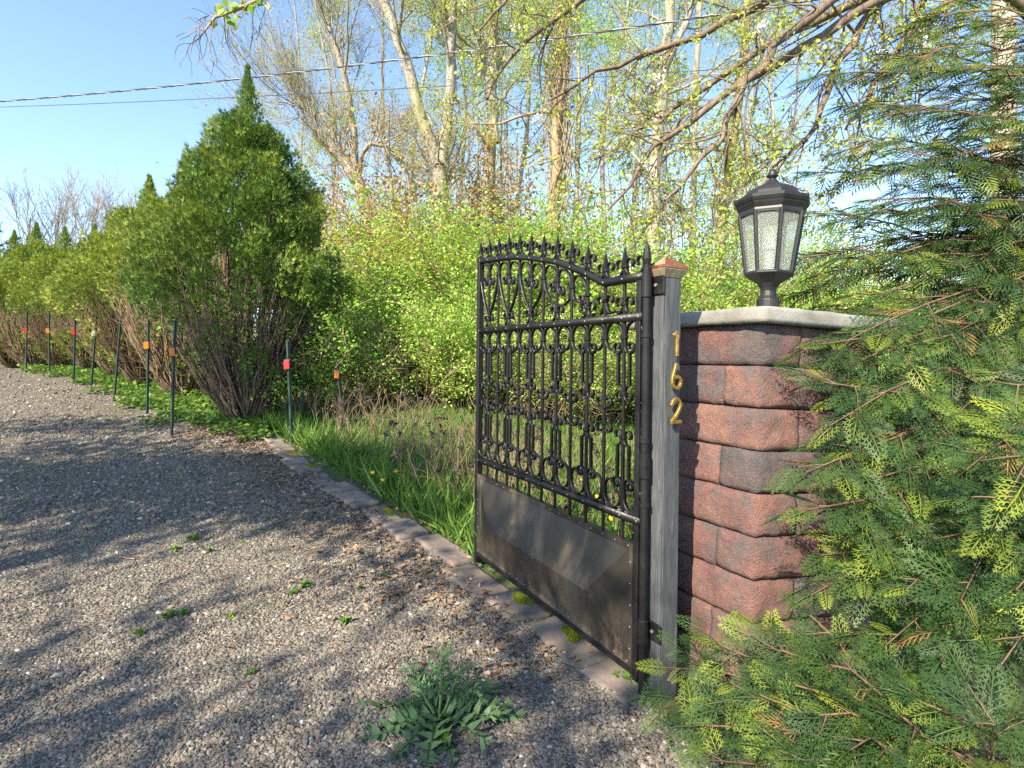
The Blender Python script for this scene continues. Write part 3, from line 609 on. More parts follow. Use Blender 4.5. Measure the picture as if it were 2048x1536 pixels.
numeral('6', [arc((0.30, 0.27), 0.22, 0.22, 0, 360, 22), [(0.085, 0.30), (0.10, 0.45), (0.15, 0.62), (0.21, 0.80), (0.27, 0.99)]], 1.459)
numeral('2', [[(0.06, 0.70)] + arc((0.30, 0.72), 0.23, 0.22, 175, -20, 14) + [(0.42, 0.48), (0.25, 0.26), (0.07, 0.10), (0.06, 0.075)], [(0.03, 0.068), (0.3, 0.068), (0.57, 0.068)]], 1.305)

# ------------------------------------------------------------------ block pillar with concrete cap, leaning a little
PB = np.array((1.03, 2.40)); LD = np.array((-0.50, 0.866)); RD = np.array((0.955, 0.297)); LEAN = 0.058
pillar = empty('stone_pillar', label='red and grey split-face block pillar with concrete cap, leaning behind the gate post', cat='pillar')
pillar.matrix_world = Matrix.Translation((PB[0], PB[1], -0.01)) @ Matrix.Rotation(LEAN, 4, Vector((LD[0], LD[1], 0)))
def st_map(sc, tc, zc):
    def fn(V):
        s = V[:, 0]+sc; t_ = V[:, 1]+tc; return np.stack((s*LD[0]+t_*RD[0], s*LD[1]+t_*RD[1], V[:, 2]+zc), -1)
    return fn
RH = 0.190; SL, TL = 0.78, 0.70; g = np.random.default_rng(11)
def block(s0, s1, t0, t1, row, k):
    gp_ = 0.0025; d = (s1-s0-gp_, t1-t0-gp_, RH-0.003); push = 0.006*g.normal(size=2)
    cnt = tuple(max(3, int(q/0.022)) for q in d)
    zc = row*RH+RH/2+0.0
    V, T = soft_box(d, cnt, 0.008, 0.0075, 100+row*10+k, 20.0, st_map((s0+s1)/2-push[0]*0.6, (t0+t1)/2-push[1]*0.6, zc), 0.012)
    obj('block', np_mesh('block', V, T, M['block'], smooth=True), parent=pillar)
for row in range(9):
    j = 0.03*g.normal()
    if row % 2 == 0:
        block(0, 0.50+j, 0, 0.23, row, 0); block(0.50+j, SL, 0, 0.23, row, 1); block(0, 0.22, 0.23, 0.52, row, 2); block(0, 0.22, 0.52, TL, row, 3)
        block(SL-0.22, SL, 0.23, TL, row, 4); block(0.22, SL-0.22, TL-0.22, TL, row, 5)
    else:
        block(0, 0.22+j*0.5, 0, 0.38, row, 0); block(0.22+j*0.5, 0.60, 0, 0.22, row, 1); block(0.60, SL, 0, 0.38, row, 2); block(0, 0.22, 0.38, TL, row, 3)
        block(SL-0.22, SL, 0.38, TL, row, 4); block(0.22, SL-0.22, TL-0.22, TL, row, 5)
V, T = soft_box((SL-0.06, TL-0.06, 9*RH-0.02), (1, 1, 1), 0.001, 0, 0, 1, st_map(SL/2, TL/2, 4.5*RH))
obj('core', np_mesh('core', V, T, M['core']), parent=pillar)
V, T = soft_box((SL+0.10, TL+0.10, 0.072), (26, 24, 4), 0.010, 0.005, 9, 13.0, st_map(SL/2, TL/2, 9*RH+0.037))
obj('cap_slab', np_mesh('cap_slab', V, T, M['concrete'], smooth=True), parent=pillar)['label'] = 'pale pitted concrete cap slab'

# ------------------------------------------------------------------ lantern on the cap
lamp = empty('lantern', label='black octagonal post lantern with seeded glass on the pillar cap', cat='lantern')
lb = np.array((0.26*LD[0]+0.31*RD[0], 0.26*LD[1]+0.31*RD[1]))
lamp.matrix_world = pillar.matrix_world @ Matrix.Translation((lb[0], lb[1], 9*RH+0.109)) @ Matrix.Rotation(math.radians(15), 4, 'Z') @ Matrix.Scale(0.965, 4)
c8 = 1/math.cos(math.pi/8); A8 = math.pi/8
LH = 0.741
def zf(y): return LH-(y-85)/1795.0
obj('pier_mount', MB().lathe([(0.056, -0.04), (0.056, zf(1335)), (0.040, zf(1295)), (0.037, zf(1250))], 24).mesh('pier_mount', M['lamp'], smooth=False, bevel=0.002), parent=lamp)
obj('cup', MB().lathe([(0.037, zf(1256)), (0.043, zf(1225)), (0.060, zf(1180)), (0.085, zf(1145)), (0.108*c8, zf(1112)), (0.114*c8, zf(1106)), (0.114*c8, zf(1085)), (0.108*c8, zf(1080))], 8, a0=A8).mesh('cup', M['lamp'], bevel=0.002), parent=lamp)
RB, RT = 0.106, 0.146; ZB, ZT = zf(1082), zf(545)
frame = obj('glass_frame', MB().lathe([(RT*c8-0.012, ZT-0.012), (RT*c8+0.004, ZT-0.010), (RT*c8+0.006, ZT+0.004), (0.150*c8, zf(520)), (0.162*c8, zf(480)), (0.166*c8, zf(460)), (0.150*c8, zf(455))], 8, a0=A8).mesh('glass_frame', M['lamp']), parent=lamp)
for i in range(8):
    a = A8+i*math.pi/4; p0 = (RB*c8*math.cos(a), RB*c8*math.sin(a), ZB-0.004); p1 = (RT*c8*math.cos(a), RT*c8*math.sin(a), ZT)
    obj('mullion', MB().tube([p0, p1], [0.010, 0.011], 6).mesh('mullion', M['lamp']), parent=lamp)
    am = i*math.pi/4; q0 = 0.98; mb = MB(); pts = []
    a1_, a2_ = am-A8, am+A8
    def pt(t, z, off=0.0):
        r = (RB+(RT-RB)*(z-ZB)/(ZT-ZB))-0.002-off; c = r*c8; x0, y0 = c*math.cos(a1_), c*math.sin(a1_); x1, y1 = c*math.cos(a2_), c*math.sin(a2_); return (x0+(x1-x0)*t, y0+(y1-y0)*t, z)
    v = [pt(0.03, ZB), pt(0.97, ZB), pt(0.97, ZT-0.002), pt(0.03, ZT-0.002), pt(0.03, ZB, .003), pt(0.97, ZB, .003), pt(0.97, ZT-0.002, .003), pt(0.03, ZT-0.002, .003)]
    obj('glass_pane', MB().add(v, [(0,1,2,3),(5,4,7,6),(0,4,5,1),(1,5,6,2),(2,6,7,3),(3,7,4,0)]).mesh('glass_pane', M['glass']), parent=lamp)
    # arched head of each pane
    hv = []; hf = []
    for k_ in range(9):
        t_ = 0.03+0.94*k_/8; dz = 0.004+0.016*abs(2*k_/8-1)**2
        hv += [pt(t_, ZT+0.001, -0.004), pt(t_, ZT-0.004-dz, -0.004)]
    for k_ in range(8): hf.append((2*k_, 2*k_+1, 2*k_+3, 2*k_+2))
    obj('pane_head', MB().add(hv, hf).mesh('pane_head', M['lamp']), parent=lamp)
roof = obj('roof', MB().lathe([(0.150*c8, zf(462)), (0.168*c8, zf(462)), (0.176*c8, zf(432)), (0.178*c8, zf(405)), (0.150*c8, zf(392)), (0.136*c8, zf(382)), (0.126*c8, zf(345)), (0.106*c8, zf(305)), (0.078*c8, zf(272)), (0.052*c8, zf(252)), (0.038*c8, zf(238)), (0.024*c8, zf(205)), (0.017, zf(185))], 8, a0=A8).mesh('roof', M['lamp'], bevel=0.0015), parent=lamp)
obj('finial', MB().lathe([(0.015, zf(190)), (0.017, zf(178)), (0.028, zf(165)), (0.029, zf(158)), (0.022, zf(153)), (0.023, zf(140)), (0.019, zf(118)), (0.010, zf(98)), (0.001, zf(84))], 18).mesh('finial', M['lamp'], smooth=True), parent=roof)
bulb = obj('bulb', MB().lathe([(0.018, 0.30), (0.036, 0.31), (0.036, 0.395), (0.032, 0.405)], 18).mesh('bulb', M['bulb'], smooth=False), parent=lamp)
obj('socket', MB().lathe([(0.022, 0.17), (0.022, 0.30), (0.016, 0.305)], 14).mesh('socket', M['bulb']), parent=bulb)

# ================================================================== vegetation
LEAF_V = np.array([(0, 0, 0), (0.34, 0.45, 0.06), (0, 1, -0.04), (-0.34, 0.45, 0.06)]); LEAF_F = np.array([(0, 1, 2), (0, 2, 3)])
def wander(g, p, d, L, n, amt, up=0.0):
    p = np.array(p, float); d = unit(d); pts = [p.copy()]
    for _ in range(n):
        d = unit(d+g.normal(size=3)*amt+np.array((0, 0, up))); p = p+d*(L/n); pts.append(p.copy())
    return np.array(pts)
def along(pts, t):
    x = t*(len(pts)-1); i = min(int(x), len(pts)-2); f = x-i
    return pts[i]*(1-f)+pts[i+1]*f, unit(pts[i+1]-pts[i])
def turn(g, d, ang):
    "a direction at about that angle to d"
    a = rdir(g, 1)[0]; s = unit(np.cross(d, a)); return unit(d*math.cos(ang)+s*math.sin(ang))
def ramify(g, pts, r, lvl, cfg, polys, tips):
    "grow child branches out of a limb"
    if lvl >= len(cfg): return
    c = cfg[lvl]; L0 = np.linalg.norm(np.diff(pts, axis=0), axis=1).sum()
    for k in range(c['n'] if lvl == 0 else max(1, int(g.poisson(c['n'])))):
        t = c['t0']+(c.get('t1', 1.0)-c['t0'])*g.random(); p, d = along(pts, t)
        L = c['L']*(0.55+0.75*g.random())*(1.15-0.45*t); dd = turn(g, d, math.radians(c['ang']+c.get('dang', 14)*g.normal()))
        dd = unit(dd+np.array((0, 0, c.get('bias', 0.0))))
        q = wander(g, p, dd, L, c['seg'], c['w'], c.get('up', 0.0)); rr = min(r*(1-0.75*t)*0.62, c['r']*(0.6+0.6*g.random()))
        polys.append((q, np.linspace(max(rr, c['rmin']), c['rmin'], len(q))))
        ramify(g, q, max(rr, c['rmin']), lvl+1, cfg, polys, tips)
        if lvl >= len(cfg)-c.get('leafy', 2):
            for u in np.linspace(0.25, 1, c.get('nt', 5)): tips.append(along(q, u))
def leaves_at(g, name, tips, per, size, spread, mat, droop=0.0):
    tp = np.array([t_[0] for t_ in tips]); td = np.array([t_[1] for t_ in tips])
    i = np.repeat(np.arange(len(tp)), np.maximum(1, (per*2*g.random(len(tp))**1.3).astype(int))); n = len(i)
    pos = tp[i]+g.normal(size=(n, 3))*spread; d = unit(td[i]*0.5+g.normal(size=(n, 3))*0.8+np.array((0, 0, -droop)))
    R = frames(d, (0, 0, 1.0), g.normal(0, 0.7, n))
    return cloud(name, LEAF_V, LEAF_F, pos, R, size*(0.5+1.0*g.random(n)), mat, g)
def tree(name, label, cat, base, polys, tips, bark, leaf_me, group=None, crown='crown'):
    root = empty(name, base, label, cat, group); b = np.array(base)
    polys = [(p-b, r) for p, r in polys]
    thick = [q for q in polys if q[1][0] > 0.03]; thin = [q for q in polys if q[1][0] <= 0.03]
    obj('trunk' if thick else 'stem', tubes_mesh('trunk', thick or polys, bark), parent=root)
    if thin and thick: obj('twig', tubes_mesh('twig', thin, bark), parent=root)
    for me in leaf_me:
        co = np.empty(len(me.vertices)*3, np.float32); me.vertices.foreach_get('co', co); me.vertices.foreach_set('co', (co.reshape(-1, 3)-b.astype(np.float32)).ravel()); me.update()
        obj(crown, me, parent=root)
    return root
def copy_tree(o, parent=None):
    c = o.copy(); COL.objects.link(c); c.parent = parent
    for ch in list(o.children): copy_tree(ch, c)
    return c

# ------------------------------------------------------------------ woodland trees beyond the lawn
def trunk_path(g, ctrl, d, r0, r1, n=14):
    "smooth wood through surveyed points at one distance"
    c = np.array([P(px, py, d) for px, py in ctrl]); c[:, 1] += g.normal(0, 0.12, len(c))*d/15
    u = np.linspace(0, len(c)-1, n); q = np.stack([np.interp(u, np.arange(len(c)), c[:, k]) for k in range(3)], -1)
    for _ in range(2): q[1:-1] = 0.25*q[:-2]+0.5*q[1:-1]+0.25*q[2:]
    q[1:-1] += g.normal(0, 0.02, (n-2, 3)); return q, np.linspace(r0, r1, n)
CFG = [dict(n=13, t0=0.35, L=2.6, ang=52, seg=6, w=0.17, up=0.08, r=0.05, rmin=0.012, leafy=2), dict(n=5, t0=0.2, L=1.1, ang=45, seg=4, w=0.2, up=0.05, r=0.014, rmin=0.006, nt=4), dict(n=3.5, t0=0.2, L=0.55, ang=42, seg=3, w=0.22, r=0.007, rmin=0.0035, nt=3)]
def wood_tree(seed, d, stems, name, label, leaf, per, size=0.06, cfg=CFG, group=None, bark='bark', spread=0.13, extra=None):
    g = np.random.default_rng(seed); polys, tips = [], []
    for ctrl, r0, r1 in stems:
        q, r = trunk_path(g, ctrl, d, r0, r1); polys.append((q, r))
    z0 = float(gh(polys[0][0][0][0], polys[0][0][0][1])); polys[0][0][0][2] = z0-0.05
    base = (polys[0][0][0][0], polys[0][0][0][1], z0)
    for q, r in list(polys): ramify(g, q, r.mean(), 0, cfg, polys, tips)
    if extra: extra(g, polys, tips)
    me = [leaves_at(g, 'crown', tips, per, size, spread, M[leaf])] if per else []
    return tree(name, label, 'tree', base, polys, tips, M[bark], me, group)
bare = [dict(n=26, t0=0.25, L=2.6, ang=38, seg=6, w=0.12, up=0.16, r=0.03, rmin=0.008, leafy=1), dict(n=7, t0=0.15, L=1.3, ang=32, seg=4, w=0.14, up=0.14, r=0.01, rmin=0.005, nt=3), dict(n=4, t0=0.2, L=0.7, ang=30, seg=3, w=0.16, up=0.1, r=0.005, rmin=0.003, nt=2)]
wood_tree(101, 17, [([(765, 800), (748, 460), (722, 372), (690, 322), (650, 280), (632, 262)], 0.24, 0.13), ([(706, 340), (700, 230), (692, 150), (668, 80), (640, 0), (590, -140)], 0.13, 0.05), ([(715, 350), (742, 292), (790, 305), (830, 350)], 0.08, 0.03), ([(672, 305), (640, 232), (592, 212), (555, 205)], 0.06, 0.02)], 'broken_tree', 'leaning broken-topped tree with bare twigs beside the tall evergreen', 'spring_y', 1, 0.055, bare)
wood_tree(102, 14, [([(884, 800), (882, 560), (878, 410), (880, 335)], 0.23, 0.20), ([(880, 338), (845, 240), (820, 150), (788, 60), (745, -80), (700, -260)], 0.165, 0.09), ([(882, 338), (897, 240), (905, 120), (903, 0), (912, -220)], 0.15, 0.09)], 'forked_tree', 'tall pale tree forking into two straight stems', 'spring_y', 7, 0.042)
wood_tree(103, 15, [([(966, 800), (972, 480), (984, 250), (985, 100), (988, -200)], 0.20, 0.13), ([(992, 290), (975, 150), (950, 60), (925, -60)], 0.10, 0.05)], 'straight_tree', 'straight grey-barked tree with darker side stem beside the forked tree', 'spring_t', 15, 0.046)
def vines(g, polys, tips):
    q, r = polys[0]
    for k in range(46):
        t0 = g.random()*0.7; a = g.random()*6.28; pts = []
        for t_ in np.linspace(t0, min(1, t0+0.3+0.3*g.random()), 9):
            p, _ = along(q, t_); a += g.normal(0, 0.5); pts.append(p+np.array((math.cos(a), math.sin(a), 0))*(0.14+0.25*g.random()))
        polys.append((np.array(pts), np.full(9, 0.012)))
        for u in (0.3, 0.6, 0.9): tips.append(along(np.array(pts), u))
wood_tree(104, 13, [([(1108, 790), (1100, 480), (1116, 330), (1108, 180), (1130, 50), (1160, -160)], 0.16, 0.09)], 'vine_clad_tree', 'tree trunk wrapped in tan hanging vines behind the gate', 'spring_t', 15, 0.044, extra=vines, bark='stem')
wood_tree(105, 12, [([(1300, 800), (1308, 480), (1315, 330), (1325, 200), (1330, 100), (1352, -120)], 0.16, 0.10), ([(1328, 140), (1362, 70), (1405, -30), (1440, -140)], 0.08, 0.05)], 'mossy_tree', 'mossy grey tree trunk rising just behind the copper-capped post', 'spring_t', 12, 0.044)
wood_tree(106, 16, [([(1386, 780), (1385, 500), (1390, 300), (1402, -120)], 0.12, 0.08)], 'slender_tree', 'slender upright tree between the mossy trunk and the leaning trunk', 'spring_t', 13, 0.05)
wood_tree(107, 14, [([(1424, 800), (1430, 600), (1440, 470), (1456, 350), (1478, 180), (1505, -120)], 0.19, 0.10)], 'leaning_tree', 'tan-barked tree leaning right next to the lantern', 'spring_t', 11, 0.046, bark='stem')
g0 = np.random.default_rng(77)
for k, (px, d, r, leaf) in enumerate([(1205, 18, .09, 'spring'), (1048, 19, .10, 'spring_y'), (1262, 21, .10, 'spring'), (828, 21, .09, 'spring_y'), (655, 20, .06, 'spring_y'), (590, 21, .05, 'spring_y'), (1546, 20, .08, 'spring_y'), (936, 19, .08, 'spring'), (1160, 23, .10, 'spring_y'), (1490, 22, .09, 'spring'), (770, 24, .09, 'bud')]):
    dx = g0.normal(0, 18, 3)
    wood_tree(200+k, d, [([(px, 770), (px+dx[0], 500), (px+dx[1], 250), (px+dx[2]+10, 20), (px+dx[2]*1.5, -150)], r, r*0.5)], 'woodland_tree', 'thin straight woodland tree standing deep in the thicket', leaf, 11, 0.055, group='thin trees deep in the thicket', spread=0.12)

# ------------------------------------------------------------------ thicket shrubs
def shrub_proto(seed, H, nst, leaf, per, size, name, label, group, stem='stem'):
    g = np.random.default_rng(seed); polys, tips = [], []
    for k in range(nst):
        a = g.random()*6.28; d = np.array((math.cos(a)*0.42, math.sin(a)*0.42, 1.0)); L = H*(0.65+0.45*g.random())
        q = wander(g, (0.25*math.cos(a)*g.random(), 0.25*math.sin(a)*g.random(), -0.05), d, L, 8, 0.11, -0.018)
        polys.append((q, np.linspace(0.014, 0.004, 9)))
        for j in range(7):
            p, dd = along(q, 0.25+0.75*g.random()); w = wander(g, p, turn(g, dd, 0.9), H*0.26*(0.5+g.random()), 4, 0.25, -0.02); polys.append((w, np.linspace(0.006, 0.003, 5)))
            for u in (0.2, 0.45, 0.7, 1.0): tips.append(along(w, u))
        for u in (0.5, 0.65, 0.8, 0.9, 1.0): tips.append(along(q, u))
    return tree(name, label, 'shrub', (0, 0, 0), polys, tips, M[stem], [leaves_at(g, 'foliage', tips, per, size, 0.075, M[leaf])], group, 'foliage')
grp = 'shrubs of the thicket behind the gate'
protos = [shrub_proto(31, 2.3, 34, 'spring', 14, 0.046, 'thicket_shrub', 'bright green leafy shrub with arching tan stems in the thicket', grp),
          shrub_proto(32, 3.1, 38, 'spring', 14, 0.046, 'thicket_shrub', 'bright green leafy shrub with arching tan stems in the thicket', grp),
          shrub_proto(33, 2.0, 44, 'spring', 3, 0.036, 'bramble_shrub', 'sparse tan-stemmed bramble tangled among the green shrubs', 'tan brambles in the thicket'),
          shrub_proto(34, 3.3, 34, 'bud', 9, 0.042, 'budding_shrub', 'rusty orange budding shrub at the foot of the forked tree', 'rusty budding shrubs'),
          shrub_proto(35, 2.8, 36, 'spring_y', 12, 0.044, 'thicket_shrub', 'yellow-green leafy shrub at the back of the thicket', 'yellow-green shrubs of the thicket')]
g = np.random.default_rng(8); first = [True]*5
spots = [(k, px, d, s) for d, kinds, pxs, s in (
    (9.8, (0, 2, 2, 0), (650, 735, 825, 905, 985, 1065, 1150, 1240, 1330), 0.9), (11.3, (1, 2, 0, 2), (600, 690, 780, 870, 960, 1045, 1135, 1225, 1310, 1400), 1.0),
    (13.2, (1, 1, 0, 4), (640, 740, 830, 915, 1000, 1085, 1175, 1270, 1370, 1470, 1570), 1.3), (15.8, (1, 3, 4, 1), (590, 670, 760, 840, 930, 1020, 1120, 1230, 1340, 1450, 1560, 1680, 1800, 1920), 1.4))
    for j, px in enumerate(pxs) for k in (kinds[j % len(kinds)],)]
spots += [(3, 845, 16.5, 2.0), (3, 800, 17.5, 1.8), (3, 900, 17.2, 1.9), (3, 770, 17.5, 1.5), (4, 735, 15.0, 1.0), (1, 1020, 12.2, 1.35), (1, 940, 12.6, 1.35), (1, 1100, 12.4, 1.2), (0, 1700, 12, 0.8), (0, 1800, 10.5, 0.8), (4, 1900, 11, 0.9), (0, 1620, 10, 0.65)]
for k, px, d, s in spots:
    if px < 700 and d > 13 or px < 620: continue
    o = protos[k] if first[k] else copy_tree(protos[k]); first[k] = False
    x = (px-1024)/F*d+g.normal(0, 0.12); y = d+g.normal(0, 0.25)
    o.location = (x, y, float(gh(x, y))); o.rotation_euler = (0, 0, g.random()*6.28); sc = s*(0.88+0.26*g.random()); o.scale = (sc*1.15, sc*1.15, sc)
    if k in (0, 1):
        w_ = 3 if px > 1380 else 0 if d < 10.5 else 1 if d < 12.4 else 2
        o['label'] = ('bright green leafy shrub at the front of the thicket, along the grass', 'bright green leafy shrub in the middle of the thicket, behind the front shrubs', 'tall bright green shrub at the back of the thicket below the tree trunks', 'green leafy shrub growing behind the stone pillar and cedar')[w_]
        o['group'] = ('front shrubs of the thicket', 'middle shrubs of the thicket', 'back shrubs of the thicket', 'shrubs behind the stone pillar')[w_]

# ------------------------------------------------------------------ far woodland, bare treeline, pine
g = np.random.default_rng(55); polys = []; tips = []
for k in range(210):
    d = 24+27*g.random(); px = 560+1250*g.random(); H = (7+9*g.random())*(1.0 if px < 1560 else 0.40)*(0.75 if px < 760 else 1); x = (px-1024)/F*d; z = float(gh(x, d))
    q = wander(g, (x, d, z-0.2), (g.normal(0, 0.06), 0, 1), H, 7, 0.05); polys.append((q, np.linspace(0.09, 0.03, 8)))
    for j in range(18):
        p, dd = along(q, 0.25+0.75*g.random()); w = wander(g, p, unit(turn(g, dd, 0.8)+(0, 0, 0.2)), 1.6*(0.5+g.random()), 4, 0.18, 0.08); polys.append((w, np.linspace(0.022, 0.008, 5)))
        for u in (0.4, 0.7, 1.0): tips.append(along(w, u))
fw = tag(obj('far_woodland', tubes_mesh('far_woodland', polys, M['far_twig'], sides=3)), 'hazy far woodland of thin trunks behind the thicket', 'woodland', kind='stuff')
tag(obj('foliage', leaves_at(g, 'far_leaves', tips, 10, 0.11, 0.45, M['spring_y']), parent=fw), kind='stuff')
bt = []
cfgb = [dict(n=16, t0=0.2, L=4.5, ang=32, seg=6, w=0.09, up=0.13, r=0.07, rmin=0.02, leafy=1), dict(n=7, t0=0.15, L=2.2, ang=30, seg=4, w=0.12, up=0.12, r=0.025, rmin=0.012, nt=1), dict(n=3, t0=0.2, L=1.1, ang=30, seg=3, w=0.14, up=0.1, r=0.012, rmin=0.009, nt=1)]
for s_ in (61, 62):
    g = np.random.default_rng(s_); q = wander(g, (0, 0, -0.2), (0, 0, 1), 11, 10, 0.05, 0.05); polys = [(q, np.linspace(0.2, 0.04, 11))]; ramify(g, q, 0.12, 0, cfgb, polys, [])
    bt.append(tree('bare_tree', 'bare leafless tree on the far treeline beyond the evergreens', 'tree', (0, 0, 0), polys, [], M['far_twig'], [], 'bare trees on the far treeline'))
g = np.random.default_rng(63); usedb = [False, False]
for k, px in enumerate((-30, 28, 62, 105, 140, 172, 215)):
    o = bt[k % 2] if not usedb[k % 2] else copy_tree(bt[k % 2]); usedb[k % 2] = True; d = 40+6*g.random(); x = (px-1024)/F*d
    o.location = (x, d, float(gh(x, d))); o.rotation_euler = (0, 0, g.random()*6.28); sc = 1.02+0.15*g.random(); o.scale = (sc, sc, sc)
g = np.random.default_rng(64); pb = P(-75, 700, 19); pb[2] = float(gh(pb[0], pb[1])); q = wander(g, pb, (0, 0, 1), 9.5, 10, 0.02); polys = [(q, np.linspace(0.18, 0.03, 11))]; pp, pd = [], []
for k in range(60):
    p, dd = along(q, 0.25+0.75*g.random()); t_ = (p[2]-pb[2])/9.5; w = wander(g, p, unit(turn(g, dd, 1.25)+(0, 0, 0.15)), 2.6*(1.1-t_)*(0.6+0.6*g.random()), 5, 0.1, 0.06); polys.append((w, np.linspace(0.03, 0.01, 6)))
    for u in np.linspace(0.4, 1, 6):
        c, cd = along(w, u); n = 60; pp.append(np.repeat(c[None], n, 0)); pd.append(unit(cd*0.9+g.normal(size=(n, 3))*0.7))
pp = np.concatenate(pp); pd = np.concatenate(pd); nv = np.array([(-0.03, 0, 0), (0.03, 0, 0), (0, 1, 0)])
me = cloud('needles', nv, np.array([(0, 1, 2)]), pp, frames(pd, rdir(g, len(pp))), 0.17+0.08*g.random(len(pp)), M['needle'], g)
tree('pine_tree', 'dark pine with tufted needles beyond the evergreen row', 'tree', tuple(pb), polys, [], M['bark_d'], [me])

# ------------------------------------------------------------------ arborvitae row
SPR_V = np.array([(0, 0, 0), (0.42, 0.62, 0.05), (0.06, 0.40, 0.0), (0.16, 1.1, -0.05), (0, 0.48, 0.03), (-0.16, 1.05, -0.05), (-0.06, 0.40, 0), (-0.42, 0.62, 0.05)])
SPR_F = np.array([(0, 1, 2), (0, 2, 4), (2, 3, 4), (0, 4, 6), (4, 5, 6), (0, 6, 7)])
def arbor_proto(seed, H, rprof, label, nlobe, nspr, bare_to, mat='arbor'):
    "rprof: crown radius at fractions of the height"
    g = np.random.default_rng(seed); fr = np.array([a for a, b in rprof]); rr = np.array([b for a, b in rprof])
    rad = lambda z: np.interp(z/H, fr, rr)
    pos, dirs, polys, tone, nrms = [], [], [], [], []
    for k in range(nlobe):
        z = H*(bare_to+(0.84-bare_to)*g.random()**1.1); 
        if k < nlobe*0.16: z = H*(0.12+0.22*g.random())                     # a thin skirt of green low down
        a = g.random()*6.28; R = rad(z)*(0.72+0.42*g.random()); sz = (0.24+0.18*g.random())*(0.16+0.84*min(1, rad(z)/0.8)); c = np.array((R*math.cos(a), R*math.sin(a), z))
        sz = min(sz, 0.30*rad(z)+0.05); z = min(z, H*0.86); R = max(0.02, R-0.80*sz); c = np.array((R*math.cos(a), R*math.sin(a), z-0.9*sz))
        ax = unit(np.array((math.cos(a)*0.55, math.sin(a)*0.55, 1.0))+g.normal(0, 0.12, 3)); n = int(nspr*(0.7+0.6*g.random())*(0.35 if k < nlobe*0.16 else 1)*(sz/0.3)**1.5)
        d = rdir(g, n); low = (d @ ax) < -0.35; d[low] = -d[low]; L = sz*(0.80+0.22*g.random(n))*(1+0.18*np.sin(d[:, 0]*7+k)*np.sin(d[:, 1]*7))
        p = c+d*(L*0.82)[:, None]+ax*(d @ ax)[:, None]*(L*0.95)[:, None]
        pos.append(p); nrms.append(d); dirs.append(unit(d*0.35+ax*1.0+g.normal(size=(n, 3))*0.3)); tone.append(np.clip(0.10+0.55*g.random()+0.15*(d @ ax)+g.normal(0, 0.14, n), 0, 1))
    # leader
    n = nspr*6; tone.append(g.random(n)*0.6); z = H*(0.70+0.30*g.random(n)**1.15); a = g.random(n)*6.28; R = np.maximum(rad(z)-0.05, 0.01)*np.sqrt(g.random(n))*(0.82+0.25*np.sin(z*11+3*a)); pos.append(np.stack((R*np.cos(a), R*np.sin(a), z), -1)); nrms.append(np.stack((np.cos(a), np.sin(a), 0.3+0*a), -1)); dirs.append(unit(np.stack((np.cos(a)*0.4, np.sin(a)*0.4, np.ones(n)), -1)))
    pos = np.concatenate(pos); dirs = np.concatenate(dirs)
    # stems fan out from the foot
    for k in range(330):
        a = g.random()*6.28; z1 = H*(0.26+0.30*g.random()); R1 = rad(z1)*(0.50+0.44*g.random()); u = np.linspace(0, 1, 8)
        r_ = 0.12+(R1-0.12)*u**0.85; z = z1*u**1.15; wob = g.normal(0, 0.03, (8, 3)); wob[0] = 0; a_ = a+g.normal(0, 0.25)*u
        q = np.stack((r_*np.cos(a_), r_*np.sin(a_), z), -1)+wob; polys.append((q, np.linspace(0.012+0.014*g.random(), 0.005, 8)))
        for j in range(5):
            p, dd = along(q, 0.25+0.7*g.random()); w = wander(g, p, unit(turn(g, dd, 0.6)+(0, 0, 0.1)), 0.28*(0.5+g.random()), 3, 0.2); polys.append((w, np.array((0.005, 0.004, 0.003, 0.002))))
    tr = []
    for k in range(6):
        a = k*1.05; q = np.stack((np.linspace(0.07, 0.3+0.25*g.random(), 7)*math.cos(a), np.linspace(0.07, 0.3+0.25*g.random(), 7)*math.sin(a), np.linspace(-0.1, H*0.62, 7)), -1); tr.append((q, np.linspace(0.085, 0.02, 7)))
    tr.append((np.stack((np.zeros(9), np.zeros(9), np.linspace(-0.1, H*0.90, 9)), -1), np.linspace(0.13, 0.012, 9)))
    root = empty('arborvitae', (0, 0, 0), label, 'evergreen tree', 'row of arborvitae along the driveway')
    obj('trunk', tubes_mesh('trunk', tr, M['bark_r']), parent=root); obj('stem', tubes_mesh('stem', polys, M['limb' if mat == 'arbor' else 'twig'], sides=3), parent=root)  # the tallest tree's stems take a darker bark, their shade painted in
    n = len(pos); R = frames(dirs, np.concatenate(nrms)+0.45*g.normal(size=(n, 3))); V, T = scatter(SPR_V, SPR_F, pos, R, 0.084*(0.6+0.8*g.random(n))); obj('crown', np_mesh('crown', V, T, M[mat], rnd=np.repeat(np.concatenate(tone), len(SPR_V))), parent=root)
    return root
PR1 = [(0, 0.16), (0.06, 0.3), (0.17, 0.95), (0.27, 1.28), (0.40, 1.54), (0.48, 1.46), (0.58, 1.16), (0.68, 0.86), (0.77, 0.60), (0.85, 0.37), (0.92, 0.20), (0.97, 0.09), (1.0, 0.02)]
PR2 = [(0, 0.16), (0.08, 0.32), (0.2, 0.85), (0.35, 1.2), (0.46, 1.34), (0.58, 1.06), (0.72, 0.68), (0.86, 0.34), (0.95, 0.13), (1.0, 0.03)]
A1 = arbor_proto(71, 5.75, PR1, 'tallest dark green arborvitae with pointed top at the near end of the row', 175, 300, 0.36)
A2 = arbor_proto(72, 4.75, PR2, 'sunlit yellow-green arborvitae with bare brown lower stems, next after the tallest', 120, 230, 0.46, 'arbor_sunlit')
A3 = arbor_proto(73, 4.4, PR2, 'rounder arborvitae further along the evergreen row by the drive', 120, 230, 0.46, 'arbor_sunlit')
b1 = ground(495, 845); A1.location = (b1[0], b1[1], b1[2])
